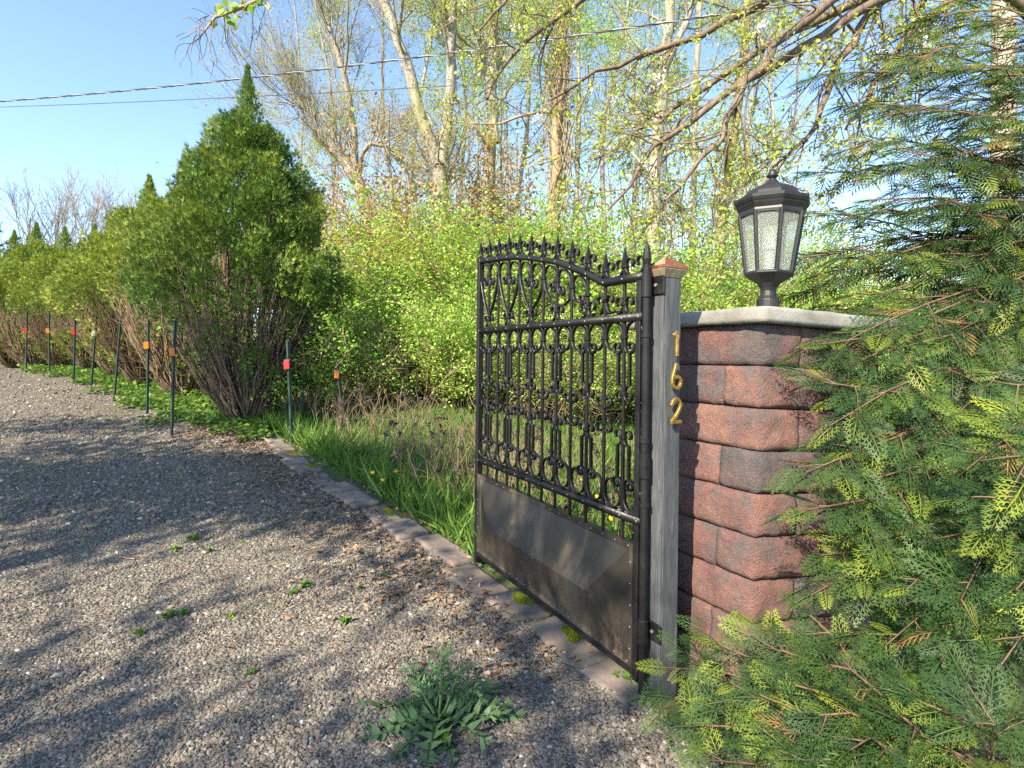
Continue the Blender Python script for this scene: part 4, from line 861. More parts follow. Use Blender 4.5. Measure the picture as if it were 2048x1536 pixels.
ord_ = ['', '', 'third', 'fourth', 'fifth', 'sixth', 'seventh', 'last']
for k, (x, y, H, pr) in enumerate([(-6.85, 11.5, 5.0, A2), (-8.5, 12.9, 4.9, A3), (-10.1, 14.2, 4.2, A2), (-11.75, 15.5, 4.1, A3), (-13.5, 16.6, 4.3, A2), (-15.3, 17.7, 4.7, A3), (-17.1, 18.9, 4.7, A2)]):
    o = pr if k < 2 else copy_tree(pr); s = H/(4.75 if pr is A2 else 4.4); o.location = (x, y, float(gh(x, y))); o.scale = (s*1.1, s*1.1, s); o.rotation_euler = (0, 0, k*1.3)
    if k >= 1: o['label'] = 'arborvitae with bare brown lower stems, %s in the row from the tall pointed one' % ord_[k+1]

# ------------------------------------------------------------------ cedar in the right foreground
def frond(lod):
    V, Fc = [], []
    def blade(p, a, L, w, z=0.0):
        d = np.array((math.sin(a), math.cos(a))); s = np.array((d[1], -d[0])); p = np.array(p)
        b = len(V); m_ = p+d*L*0.55
        for q in (p-s*w*0.25, m_+s*w*0.5, p+d*L, m_-s*w*0.5): V.append((q[0], q[1], z))
        Fc.extend([(b, b+1, b+2), (b, b+2, b+3)])
    blade((0, 0), 0, 1.0, 0.035)
    n = 6
    for i in range(n):
        y = 0.08+0.84*i/n; L = 0.46*(1-y)**0.75*(0.6+0.4*min(1, (i+1)/2.0))+0.07
        for s in (-1, 1):
            yy = y+(0.065 if s > 0 else 0); a = s*math.radians(48-14*y); blade((0, yy), a, L, 0.030 if lod == 0 else 0.040)
            if lod == 0 and L > 0.16:
                for u, l2 in ((0.38, 0.24), (0.66, 0.20)):
                    q = (math.sin(a)*L*u, yy+math.cos(a)*L*u)
                    for t_ in (-1, 1): blade(q, a+t_*0.65, L*l2+0.03, 0.024)
    V = np.array(V); V[:, 2] = -0.20*V[:, 1]**2-0.25*np.abs(V[:, 0])**1.5; return V, np.array(Fc)
FR0, FR1 = frond(0), frond(1)
class Spray:
    def __init__(s, seed): s.g = np.random.default_rng(seed); s.p = {0: [], 1: [], 2: []}; s.polys = []
    def limb(s, pts, r, lod, t0=0.3, step=0.085, L2=0.34, fl=0.125, droop=0.5, nrm=(0, 0, 1)):
        g = s.g; s.polys.append((pts, np.linspace(r, 0.004, len(pts)))); L = np.linalg.norm(np.diff(pts, axis=0), axis=1).sum()
        nrm = unit(np.array(nrm, float)+g.normal(0, 0.25, 3)); t = t0; side = 1
        while t < 1.0:
            p, d = along(pts, t); side = -side; b = unit(np.cross(nrm, d)); a = math.radians(48+10*g.normal())
            dd = unit(d*math.cos(a)+b*side*math.sin(a)+np.array((0, 0, -droop*0.25*g.random()))); ls = L2*(0.16+1.0*(1-t))*(0.7+0.6*g.random())+0.03
            q = wander(g, p, dd, ls, 4, 0.08, -0.05*droop); s.polys.append((q, np.linspace(0.004, 0.0018, 5))); s.fronds(q, ls, fl, nrm, lod)
            t += step/L*(0.7+0.6*g.random())
        s.fronds(pts[-3:], np.linalg.norm(pts[-1]-pts[-3]), fl, nrm, lod)
    def fronds(s, q, ls, fl, nrm, lod):
        g = s.g; u = 0.18; side = 1
        while u < 0.97:
            p, d = along(q, u); side = -side; b = unit(np.cross(nrm, d)); a = math.radians(42+8*g.normal()); f_ = fl*(0.55+0.6*(1-u))*(0.7+0.5*g.random())
            s.put(p, unit(d*math.cos(a)+b*side*math.sin(a)), f_, nrm, lod); u += 0.062/ls
        p, d = along(q, 0.93); s.put(p, d, fl*0.9, nrm, lod)
    def put(s, p, d, f_, nrm, lod):
        g = s.g; k = 2 if g.random() < 0.012 else lod
        s.p[k].append((p, d+g.normal(0, 0.12, 3), unit(nrm+g.normal(0, 0.28, 3)), f_))
    def build(s, root, bark):
        b = np.array(root.location); obj('branch', tubes_mesh('branch', [(p-b, r) for p, r in s.polys], bark), parent=root)
        for k, (tv, tf), mat, nm in ((0, FR0, 'thuja', 'foliage'), (1, FR1, 'thuja', 'foliage'), (2, FR1, 'thuja_dead', 'dead_foliage')):
            if not s.p[k]: continue
            p = np.array([x[0] for x in s.p[k]])-b; d = np.array([x[1] for x in s.p[k]]); n = np.array([x[2] for x in s.p[k]]); f_ = np.array([x[3] for x in s.p[k]])
            V, T = scatter(tv, tf, p, frames(d, n), f_); w_ = np.array([mnoise.noise(Vector(q_)*2.6) for q_ in p]); r_ = np.clip(s.g.random(len(p))**2.2*0.80+0.30*np.clip(w_, -0.2, 1), 0, 1)
            obj(nm, np_mesh(nm, V, T, M[mat], rnd=np.clip(np.repeat(r_, len(tv))+np.tile(0.10*tv[:, 1], len(p)), 0, 1)), parent=root)
def reach(g, a, b, sag, n=9, w=0.03):
    u = np.linspace(0, 1, n)[:, None]; q = a*(1-u)+b*u; q[:, 2] += sag*4*(u*(1-u))[:, 0]; q[1:-1] += g.normal(0, w, (n-2, 3)); return q
cx, cy = 3.75, 3.15
cedar = empty('cedar_tree', (cx, cy, 0), 'feathery green cedar tree reaching over the stone pillar from the side', 'evergreen tree')
obj('trunk', tubes_mesh('trunk', [(np.stack((np.full(10, 0.0)+0.03*np.sin(np.arange(10)), np.zeros(10), np.linspace(-0.1, 7.5, 10)), -1), np.linspace(0.15, 0.03, 10))], M['bark_r']), parent=cedar)
sp = Spray(5); g = sp.g
UP = [(1640, 150, 3.5), (1700, 205, 3.3), (1690, 300, 3.2), (1625, 345, 3.3), (1612, 425, 3.2), (1602, 515, 3.1), (1606, 585, 3.2), (1660, 625, 3.1), (1770, 110, 3.6), (1860, 40, 3.4), (1740, 400, 3.0), (1720, 500, 2.9), (1800, 300, 3.0), (1850, 220, 3.1), (1930, 130, 3.1), (1980, 260, 2.9), (1900, 400, 2.8), (1820, 520, 2.8), (1960, 520, 2.7), (2010, 400, 2.8), (1760, 590, 2.8), (1880, 610, 2.7), (1830, 120, 3.3), (1900, 290, 3.0), (1780, 230, 3.2), (1760, 340, 3.1), (1680, 440, 3.1), (1660, 550, 3.0), (1840, 420, 2.9), (1950, 60, 3.3), (2020, 150, 3.0), (1990, 340, 2.9), (1900, 520, 2.7), (2030, 560, 2.6)]
for px, py, d in UP:
    e_ = P(px, py, d); z0 = max(0.4, e_[2]-0.25-0.5*g.random()+0.35*(e_[2] < 2.2)); a_ = np.array((cx, cy, z0)); sp.limb(reach(g, a_, e_, 0.10+0.12*g.random()), 0.013, 1, 0.28, 0.062, 0.42, 0.17, 1.1, (0.1, -0.35, 1))
MID = [(1580, 690, 2.3), (1640, 735, 2.3), (1690, 820, 2.25), (1640, 900, 2.2), (1620, 985, 2.15), (1730, 700, 2.4), (1640, 1050, 2.1), (1605, 700, 2.35), (1596, 765, 2.2), (1610, 850, 2.15), (1560, 945, 2.05), (1562, 1020, 2.0), (1590, 1110, 2.1), (1570, 1190, 2.0), (1660, 790, 2.3), (1700, 690, 2.5), (1740, 860, 2.3), (1690, 960, 2.1), (1790, 760, 2.5), (1860, 830, 2.3), (1930, 720, 2.5), (1800, 960, 2.2), (1880, 940, 1.9), (1960, 880, 2.1), (1700, 1080, 2.1), (1810, 1080, 2.0), (1920, 1060, 1.8), (1660, 1160, 2.0), (1760, 1180, 1.9), (1870, 1200, 1.8), (1980, 1180, 1.7), (1960, 1000, 1.75), (2020, 660, 2.4), (1720, 1290, 1.85), (1830, 1320, 1.75), (1950, 1330, 1.65)]
for px, py, d in MID:
    e_ = P(px+52, py, d); z0 = max(0.3, e_[2]+0.05+0.3*g.normal()); a_ = np.array((cx, cy, z0)); sp.limb(reach(g, a_, e_, 0.06+0.14*g.random()), 0.013, 0, 0.45, 0.150, 0.34, 0.175, 1.0, (0.0, -0.45, 1))
for k in range(26):                                                    # the far sides of the tree, for light and shade
    a = -1.2+3.6*g.random(); z = 0.5+5.8*g.random(); L = (2.3-0.25*z)*(0.7+0.4*g.random()); e_ = np.array((cx+L*math.cos(a), cy+L*math.sin(a), z+0.3*g.normal())); sp.limb(reach(g, np.array((cx, cy, z)), e_, 0.15), 0.016, 1, 0.35, 0.12, 0.40, 0.16, 0.8)
sp.build(cedar, M['bark_r'])
bush = empty('cedar_bush', (1.62, 1.78, 0), 'low cedar bush spreading over the gravel at the foot of the stone pillar', 'evergreen shrub')
sp = Spray(6); g = sp.g; fb = np.array((1.62, 1.78, 0.02))
for px, py, d in [(1325, 1335, 2.1), (1350, 1395, 2.0), (1400, 1330, 2.12), (1440, 1290, 2.05), (1500, 1270, 2.0), (1560, 1300, 1.95), (1620, 1230, 2.0), (1390, 1450, 1.85), (1450, 1400, 1.85), (1520, 1390, 1.8), (1590, 1370, 1.75), (1660, 1330, 1.8), (1560, 1460, 1.65), (1640, 1430, 1.65), (1720, 1400, 1.7), (1800, 1430, 1.6), (1600, 1520, 1.55), (1700, 1500, 1.55), (1420, 1520, 1.75), (1880, 1420, 1.6), (1900, 1500, 1.5), (1990, 1450, 1.5)]:
    e_ = P(px, py, d); e_[2] = max(e_[2], 0.06); sp.limb(reach(g, fb+g.normal(0, 0.05, 3)*(1, 1, 0), e_, 0.05+0.05*g.random(), 8, 0.018), 0.007, 0, 0.26, 0.095, 0.20, 0.145, 0.5, (-0.1, -0.35, 1))
sp.build(bush, M['bark_r'])

# ------------------------------------------------------------------ blossoming tree whose limbs hang over from the right
g = np.random.default_rng(91); BT = np.array((6.6, 5.6, 0)); polys = [(np.array([BT+(0, 0, -0.1), BT+(0.05, 0, 1.4), BT+(-0.1, 0, 2.8), BT+(-0.3, -0.1, 4.2)]), np.array((0.2, 0.17, 0.15, 0.12)))]; tips = []
top = BT+np.array((-0.3, -0.1, 4.0))
LB = [[(1900, -190, 5.2), (1740, 5, 5.0), (1600, 55, 4.9), (1500, 106, 4.8), (1374, 200, 4.7), (1300, 252, 4.7), (1190, 318, 4.6)], [(1900, -120, 5.0), (1740, 20, 4.7), (1640, 75, 4.6), (1500, 150, 4.5), (1356, 255, 4.5), (1300, 305, 4.4), (1215, 420, 4.4)],
      [(1960, -150, 5.2), (1730, 20, 5.2), (1690, 110, 5.1), (1655, 200, 5.1), (1610, 280, 5.0), (1545, 335, 5.0)], [(1900, -260, 5.6), (1650, -60, 5.6), (1480, 20, 5.5), (1370, 90, 5.5), (1260, 108, 5.4), (1170, 160, 5.4), (1100, 200, 5.4)], [(1850, -280, 5.8), (1500, -160, 5.8), (1250, -60, 5.8), (1110, 30, 5.7), (1010, 120, 5.6), (975, 200, 5.6)],
      [(1980, -60, 4.8), (1800, 80, 4.8), (1740, 190, 4.7), (1690, 260, 4.7)], [(2000, -260, 5.2), (1880, -80, 5.2), (1830, 60, 5.0), (1860, 150, 5.0)], [(1800, -300, 5.4), (1420, -220, 5.4), (1180, -150, 5.4), (1040, -40, 5.3), (960, 60, 5.2)], [(1960, -200, 5.0), (1600, 40, 4.4), (1480, 180, 4.3), (1420, 300, 4.3), (1330, 400, 4.3)]]
cfgp = [dict(n=15, t0=0.22, L=0.95, ang=42, seg=6, w=0.18, up=-0.07, r=0.014, rmin=0.005, leafy=2), dict(n=5, t0=0.15, L=0.42, ang=48, seg=4, w=0.24, up=-0.03, r=0.006, rmin=0.003, nt=4), dict(n=2, t0=0.2, L=0.16, ang=50, seg=3, w=0.2, r=0.004, rmin=0.0025, nt=3)]
for lb_ in LB:
    c = np.array([top]+[P(*q) for q in lb_]); u = np.linspace(0, len(c)-1, 18); q = np.stack([np.interp(u, np.arange(len(c)), c[:, k]) for k in range(3)], -1)
    for _ in range(2): q[1:-1] = 0.25*q[:-2]+0.5*q[1:-1]+0.25*q[2:]
    q[1:-1] += g.normal(0, 0.02, (16, 3)); polys.append((q, np.linspace(0.06, 0.011, 18))); ramify(g, q, 0.04, 0, cfgp, polys, tips)
sel = g.random(len(tips)) < 0.55; lt = [t_ for t_, s_ in zip(tips, sel) if s_]; lme = leaves_at(g, 'crown', lt, 4, 0.034, 0.024, M['spring_t'])
bl = [tips[i] for i in g.choice(len(tips), 75, replace=False)]; bme = leaves_at(g, 'blossom', bl, 26, 0.030, 0.028, M['blossom'])
tree('blossom_tree', 'spreading tree with sparse leaves and white blossoms hanging over the lantern', 'tree', tuple(BT), polys, tips, M['limb'], [lme])
b_o = obj('blossom', bme, parent=bpy.data.objects['blossom_tree']); b_o.location = -Vector(BT)

# ------------------------------------------------------------------ shade trees behind and beside the camera, out of the picture
def shade_tree(seed, base, H, targets, label):
    g = np.random.default_rng(seed); base = np.array(base, float); fork = base+np.array((0, 0, H*0.55)); polys = [(wander(g, base-(0, 0, 0.1), (0, 0, 1), H*0.55+0.1, 6, 0.03), np.linspace(0.24, 0.17, 7))]; fork = polys[0][0][-1]; pos = []
    for gx, gy, gz, rx, ry, z, dens in targets:
        c = np.array((gx, gy, gz))+SUN*((z-gz)/SUN[2]); q = reach(g, fork, c, 0.5, 9, 0.08); polys.append((q, np.linspace(0.035, 0.010, 9)))
        n = int(dens*rx*ry*1500); a = g.random(n)*6.28; rr = np.sqrt(g.random(n))*(1+0.28*np.sin(3*a+seed)+0.2*np.sin(7*a+1)); pos.append(np.stack((c[0]+rx*rr*np.cos(a), c[1]+ry*rr*np.sin(a), c[2]+g.normal(0, 0.35, n)), -1))
        for k in range(8):
            a = g.random()*6.28; polys.append((reach(g, along(q, 0.7+0.3*g.random())[0], c+np.array((rx*math.cos(a), ry*math.sin(a), 0.2*g.normal()))*0.8, 0.05, 6, 0.04), np.linspace(0.010, 0.004, 6)))
    pos = np.concatenate(pos); n = len(pos); me = cloud('crown', LEAF_V, LEAF_F, pos, frames(rdir(g, n), rdir(g, n)), 0.13*(0.6+0.8*g.random(n)), M['shade'], g)
    return tree('shade_tree', label, 'tree', tuple(base), polys, [], M['bark_d'], [me])
shade_tree(301, (-8.5, -3.2, 0), 7.5, [(-3.6, 6.0, 0.2, 2.9, 1.05, 6.4, 2.4), (-6.6, 8.6, 0.5, 2.2, 0.35, 6.8, 1.1), (-5.6, 7.4, 0.3, 1.6, 0.30, 6.0, 1.0), (-4.3, 7.9, 1.7, 1.3, 0.9, 6.6, 1.0), (-1.2, 5.1, 0.1, 1.1, 0.4, 6.2, 1.0), (-1.5, 6.1, 0.2, 0.8, 0.7, 6.6, 0.8)], 'leafy maple shading the drive from the far side')
shade_tree(302, (-5.0, -7.0, 0), 8.5, [(-1.75, 2.2, 0, 0.85, 0.26, 6.6, 1.1), (-0.55, 2.0, 0, 0.5, 0.14, 6.5, 1.0), (-2.7, 2.75, 0, 0.5, 0.12, 6.5, 0.9), (0.15, 2.30, 0, 0.75, 0.26, 6.8, 1.1), (-2.0, 3.4, 0, 0.45, 0.10, 6.4, 0.8), (0.12, 3.15, 0.42, 0.75, 0.5, 6.9, 1.15), (-0.7, 4.05, 0, 0.7, 0.14, 6.6, 0.9), (-3.4, 4.4, 0, 0.9, 0.2, 6.9, 1.0)], 'tall leafy tree casting dappled shade across the gateway')
# a leafy twig of a tree overhead hangs into the top edge of the sky
g = np.random.default_rng(95); polys, tips = [], []; tb = np.array((-5.6, 1.2, 0)); polys.append((np.array([tb-(0, 0, 0.1), tb+(0.1, 0.1, 2.5), tb+(0.3, 0.5, 5.2)]), np.array((0.14, 0.12, 0.08)))); lc = [tb+(0.3, 0.5, 5.2)]+[P(*q) for q in [(700, -330, 5.0), (600, -120, 4.7), (545, -10, 4.6), (470, 20, 4.6), (430, 35, 4.6), (395, 80, 4.6)]]
q = np.array(lc); polys.append((q, np.linspace(0.04, 0.005, len(q)))); cfgt = [dict(n=16, t0=0.45, L=0.38, ang=50, seg=5, w=0.22, up=-0.18, r=0.006, rmin=0.003, leafy=1), dict(n=3, t0=0.2, L=0.22, ang=45, seg=4, w=0.25, up=-0.12, r=0.004, rmin=0.0025, nt=2)]
ramify(g, q, 0.02, 0, cfgt, polys, []); tips = [along(q, u) for u in np.linspace(0.55, 0.76, 16)]
tree('overhead_tree', 'tree whose leafy twig tip dangles against the open blue sky', 'tree', tuple(tb), polys, tips, M['stem'], [leaves_at(g, 'crown', tips, 4, 0.075, 0.05, M['spring'])])

# ------------------------------------------------------------------ grass, ground cover, litter
BLADE_V = np.array([(-0.05, 0, 0), (0.05, 0, 0), (-0.04, 0.5, 0.06), (0.04, 0.5, 0.06), (0, 1, 0.28)]); BLADE_F = np.array([(0, 1, 3), (0, 3, 2), (2, 3, 4)])
def lawn(name, label, n, region, h0, h1, mat, seed, tuft=0.06, lean=0.35):
    g = np.random.default_rng(seed); c = region(g, n//7); i = g.integers(0, len(c), n); xy = c[i]+g.normal(0, tuft, (n, 2)); hh_ = (h0+(h1-h0)*g.random(n)**1.6)*(0.55+0.9*g.random(len(c)))[i]
    pos = np.stack((xy[:, 0], xy[:, 1], gh(xy[:, 0], xy[:, 1])-0.01), -1); d = unit(g.normal(size=(n, 3))*lean*(1, 1, 0)+np.array((0, 0, 1)))
    sc = np.stack((0.10+0*hh_, hh_, hh_), -1); sc[:, 0] = 0.06+0.35*hh_
    return tag(obj(name, cloud(name, BLADE_V, BLADE_F, pos, frames(d, rdir(g, n)), sc, M[mat], g)), label, 'grass', kind='stuff')
def verge(g, n):
    y = 2.6+7.8*g.random(n*3)**0.9; x = -4.2+7.6*g.random(n*3); s = side_of_kerb(x, y); k = (s < -0.30) & (x > -4.0+0.0*y); x, y = x[k], y[k]; return np.stack((x, y), -1)
lawn('grass', 'uneven green grass between the kerb stones and the thicket', 50000, verge, 0.05, 0.20, 'grass', 401)
def edge_strip(g, n):
    t_ = kseg[5]-0.3+(kseg[8]-kseg[5]+0.6)*g.random(n); p = np.array([kerb_at(q) for q in t_]); d = np.array([unit(kerb_at(q+0.1)-kerb_at(q-0.1)) for q in t_]); return p+np.stack((d[:, 1], -d[:, 0]), -1)*(0.26+0.5*g.random(n)**2)[:, None]
lawn('edge_grass', 'longer grass tufts leaning over the stone edging', 5200, edge_strip, 0.14, 0.36, 'weed', 402, 0.05, 0.5)
def drive_weeds(g, n):
    c = np.array([(-4.6, 7.0), (-3.6, 5.8), (-2.9, 5.0), (-5.6, 9.0), (-2.2, 4.6), (-6.8, 10.2)]); q = c[g.integers(0, 6, n)]+g.normal(0, 1, (n, 2))*(0.9, 0.35); return q[side_of_kerb(q[:, 0], q[:, 1]) > 0.15]
lawn('drive_grass', 'thin grass sprouting through the shaded gravel', 4200, drive_weeds, 0.02, 0.07, 'grass', 403, 0.05, 0.7)
# leafy ground cover below the evergreens
g = np.random.default_rng(410); n = 11000; t_ = kseg[8]-0.4+(kseg[14]-kseg[8])*g.random(n); seg_i = np.clip(np.searchsorted(kseg, t_)-1, 0, len(KERB)-2); f_ = (t_-kseg[seg_i])/(kseg[seg_i+1]-kseg[seg_i])
p2 = KERB[seg_i]*(1-f_)[:, None]+KERB[seg_i+1]*f_[:, None]; dn = unit(KERB[seg_i+1]-KERB[seg_i]); off = g.random(n)**1.3*1.7-0.16+0.22*np.sin(t_*3.1)+0.15*np.sin(t_*7.7)
p2 = p2+np.stack((dn[:, 1], -dn[:, 0]), -1)*off[:, None]; pos = np.stack((p2[:, 0], p2[:, 1], gh(p2[:, 0], p2[:, 1])+0.03+0.13*g.random(n)), -1)
d = unit(g.normal(size=(n, 3))*(1, 1, 0.25)+np.array((0, 0, 0.2)))
tag(obj('ground_cover', cloud('ground_cover', LEAF_V*np.array((1.3, 1, 1)), LEAF_F, pos, frames(d, (0, 0, 1.0), g.normal(0, 0.4, n)), 0.07*(0.6+0.8*g.random(n)), M['weed'], g)), 'low leafy ground cover beneath the evergreen row', 'ground cover', kind='stuff')
# dry leaf litter along the kerb
g = np.random.default_rng(411); n = 5200; t_ = kseg[4]+(kseg[9]-kseg[4])*g.random(n)**0.8; p2 = np.stack([np.interp(t_, kseg, KERB[:, i]) for i in (0, 1)], -1)
q0 = np.stack([np.interp(t_+0.1, kseg, KERB[:, i]) for i in (0, 1)], -1); dn = unit(q0-p2); off = 0.02+np.abs(g.normal(0, 0.42, n)); off[: n//6] = -0.1-0.6*g.random(n//6)
p2 = p2+np.stack((-dn[:, 1], dn[:, 0]), -1)*off[:, None]; pos = np.stack((p2[:, 0], p2[:, 1], gh(p2[:, 0], p2[:, 1])+0.022+0.012*g.random(n)), -1); d = unit(g.normal(size=(n, 3))*(1, 1, 0.25))
tag(obj('leaf_litter', cloud('leaf_litter', LEAF_V*np.array((0.75, 1, 2.5)), LEAF_F, pos, frames(d, (0, 0, 1.0), g.normal(0, 0.5, n)), 0.042*(0.5+0.9*g.random(n)), M['litter'], g)), 'curled brown leaf litter gathered along the stone edging', 'leaf litter', kind='stuff')
# needles and bits of bark strewn over the near gravel
g = np.random.default_rng(412); n = 2600; y = 1.8+4.5*g.random(n); x = (g.random(n)*1.9-1.0)*y*0.95; k = side_of_kerb(x, y) > 0.02; x, y = x[k], y[k]; n = len(x); pos = np.stack((x, y, gh(x, y)+0.027), -1); d = unit(g.normal(size=(n, 3))*(1, 1, 0.08))
tag(obj('plant_debris', cloud('plant_debris', LEAF_V*np.array((0.16, 1, 0.5)), LEAF_F, pos, frames(d, (0, 0, 1.0)), 0.045*(0.5+0.9*g.random(n)), M['litter'], g)), 'fine dry needles and stems scattered on the gravel', 'plant debris', kind='stuff')
# last year's dry stalks in the grass beside the gate
g = np.random.default_rng(413); polys = []; pp = []; pd = []
for k in range(420):
    a = g.random(); x = -2.6+3.2*a+g.normal(0, 0.5); y = 7.6-2.6*a+g.normal(0, 0.9)
    if side_of_kerb(np.array([x]), np.array([y]))[0] > -0.35: continue
    h_ = 0.35+0.45*g.random(); q = wander(g, (x, y, float(gh(x, y))), (g.normal(0, 0.22), g.normal(0, 0.22), 1), h_, 5, 0.12); polys.append((q, np.linspace(0.0045, 0.002, 6)))
    for j in range(2): p_, d_ = along(q, 0.5+0.4*g.random()); polys.append((wander(g, p_, turn(g, d_, 0.6), h_*0.35, 3, 0.15), np.array((0.003, 0.0025, 0.002, 0.0015))))
    if k % 3 == 0: pp.append(np.repeat(q[-1][None], 14, 0)+g.normal(0, 0.012, (14, 3))); pd.append(rdir(g, 14))
ds = tag(obj('dry_stalk', tubes_mesh('dry_stalk', polys, M['twig'], sides=3)), 'thin dry weed stalks with dark seed heads in the grass beside the gate', 'dry stalks', kind='stuff')
pp = np.concatenate(pp); pd = np.concatenate(pd); tag(obj('seed_head', cloud('seed_head', LEAF_V, LEAF_F, pp, frames(pd, rdir(g, len(pp))), np.full(len(pp), 0.035), M['seed'], g), parent=ds), kind='stuff')

# ------------------------------------------------------------------ steel fence posts with reflector tags
def tpost(px, py, tx, ty, col, tagpx, label):
    b = ground(px, py); d = b[1]; t_ = P(tx, ty, d); H = t_[2]-b[2]
    o = empty('fence_post', tuple(b), label, 'fence post', 'steel fence posts along the driveway'); zz = Vector(t_-b).normalized(); fc = Vector((-b[0]*0.6, -b[1], 0)).normalized(); xx = (-fc).cross(zz).normalized(); yy = zz.cross(xx); o.matrix_world = Matrix.Translation(b) @ Matrix((xx, yy, zz)).transposed().to_4x4()
    mb = MB().box((0, 0.004, H/2-0.05), (0.044, 0.006, H+0.1)).box((0, -0.014, H/2-0.05), (0.006, 0.030, H+0.1))
    for k in range(int(H/0.055)): mb.box((0, 0.009, 0.04+k*0.055), (0.010, 0.006, 0.022))
    obj('steel_post', mb.mesh('steel_post', M['tpost']), parent=o)
    if col:
        zt = (H*(1-(tagpx[1]-ty)/(py-ty))); sx = -0.018 if tagpx[0] <= (px+tx)/2+3 else 0.02
        rf = obj('reflector_tag', MB().box((0, 0, 0), (0.074, 0.022, 0.122)).mesh('reflector_tag', M['tag_'+col], bevel=0.006, seg=2), parent=o, loc=(sx, -0.045, zt)); rf['label'] = '%s plastic reflector tag' % col; obj('tag_back', MB().box((0, 0.016, 0.004), (0.082, 0.012, 0.136)).mesh('tag_back', M['tpost'], bevel=0.003), parent=rf); rf.rotation_euler = (0.06*math.sin(px), 0.12*math.sin(px*1.7), 0.25*math.sin(px*0.9))
    return o
base = 'green steel fence post '
for a in [(10, 735, 14, 610, 'orange', (9, 655), base+'with orange tag where the drive passes out of sight'), (52, 746, 54, 622, 'red', (53, 662), base+'with red tag, tenth from the kerb stones'), (99, 756, 98, 625, 'orange', (96, 662), base+'with orange tag standing between two red-tagged posts'), (147, 765, 150, 640, 'red', (148, 664), base+'with red tag next to the white-tagged post'), (182, 780, 194, 620, 'white', (189, 667), base+'with white tag, leaning'), (228, 804, 242, 630, None, None, base+'without a tag, beside the white-tagged one'),
          (294, 832, 297, 638, 'orange', (292, 691), base+'with orange tag beside the untagged leaning post'), (343, 873, 350, 640, 'orange', (345, 704), base+'with large orange tag in the gravel before the tallest evergreen'), (584, 888, 575, 680, 'red', (574, 729), base+'with red tag at the far end of the kerb stones'), (605, 842, 605, 677, None, None, base+'without a tag in the grass by the thicket'), (688, 852, 670, 692, 'orange', (673, 748), base+'with orange tag leaning in the grass before the thicket')]: tpost(*a)

# ------------------------------------------------------------------ utility pole, guy wires and overhead lines
PX, PY = (2007-1024)/F*8.25, 8.25; pz = float(gh(PX, PY))
up_ = empty('utility_pole', (PX, PY, pz), 'weathered wooden utility pole standing behind the cedar', 'utility pole')
obj('pole', MB().lathe([(0.165, -0.2), (0.155, 4), (0.14, 8), (0.125, 11.2)], 20).mesh('pole', M['pole'], smooth=True), parent=up_)
ca = obj('crossarm', MB().box((0, -0.2, 10.4), (2.2, 0.1, 0.12)).mesh('crossarm', M['pole'], bevel=0.008), parent=up_)
for dx in (-1.0, -0.4, 0.4, 1.0): obj('insulator', MB().lathe([(0.03, 0), (0.045, 0.03), (0.03, 0.06), (0.045, 0.09), (0.02, 0.13)], 10, (dx, -0.2, 10.46)).mesh('insulator', M['tag_white'], smooth=True), parent=ca)
anch = np.array((2.95, 14.0, 0.30))
for k, (z, lb_) in enumerate(((10.7, 'steepest pale guy wire running from the utility pole to the ground'), (7.7, 'middle pale guy wire slanting from the utility pole to the ground'), (5.3, 'lowest pale guy wire slanting from the utility pole behind the lantern'))):
    a_ = anch+np.array((0.12*k, 0, 0)); e_ = np.array((PX, PY, z)); tag(obj('guy_wire', MB().tube([a_, (a_+e_)/2-(0, 0, 0.03), e_], 0.013, 6).mesh('guy_wire', M['bare'], smooth=True)), lb_, 'guy wire', 'guy wires of the utility pole')
def line_pts(a, b, sag, n=120):
    u = np.linspace(0, 1, n)[:, None]; q = a*(1-u)+b*u; q[:, 2] -= (4*sag*u*(1-u))[:, 0]; return q
q = line_pts(P(-420, 225, 16), np.array((PX, PY, 7.35)), 0.42, 700); cab = empty('service_cable', tuple(q[0]), 'twisted overhead service cable crossing the sky to the utility pole', 'cable')
u = np.arange(700); ph = np.linspace(0, np.linalg.norm(q[-1]-q[0])/0.75*2*math.pi, 700)
for k, mt in enumerate(('cable', 'cable', 'bare')):
    a_ = ph+k*2.094; off = 0.012*np.stack((np.zeros(700), np.cos(a_), np.sin(a_)), -1); V, T = tube(q+off-q[0], np.full(700, 0.0085), 5); obj('strand', np_mesh('strand', V, T, M[mt], smooth=True), parent=cab)
q = line_pts(P(-420, 222, 21), np.array((PX+0.2, PY-0.2, 6.05)), 0.22, 60); V, T = tube(q, np.full(60, 0.009), 5); tag(obj('thin_wire', np_mesh('thin_wire', V, T, M['cable'], smooth=True)), 'single thin overhead wire below the twisted cable', 'wire')

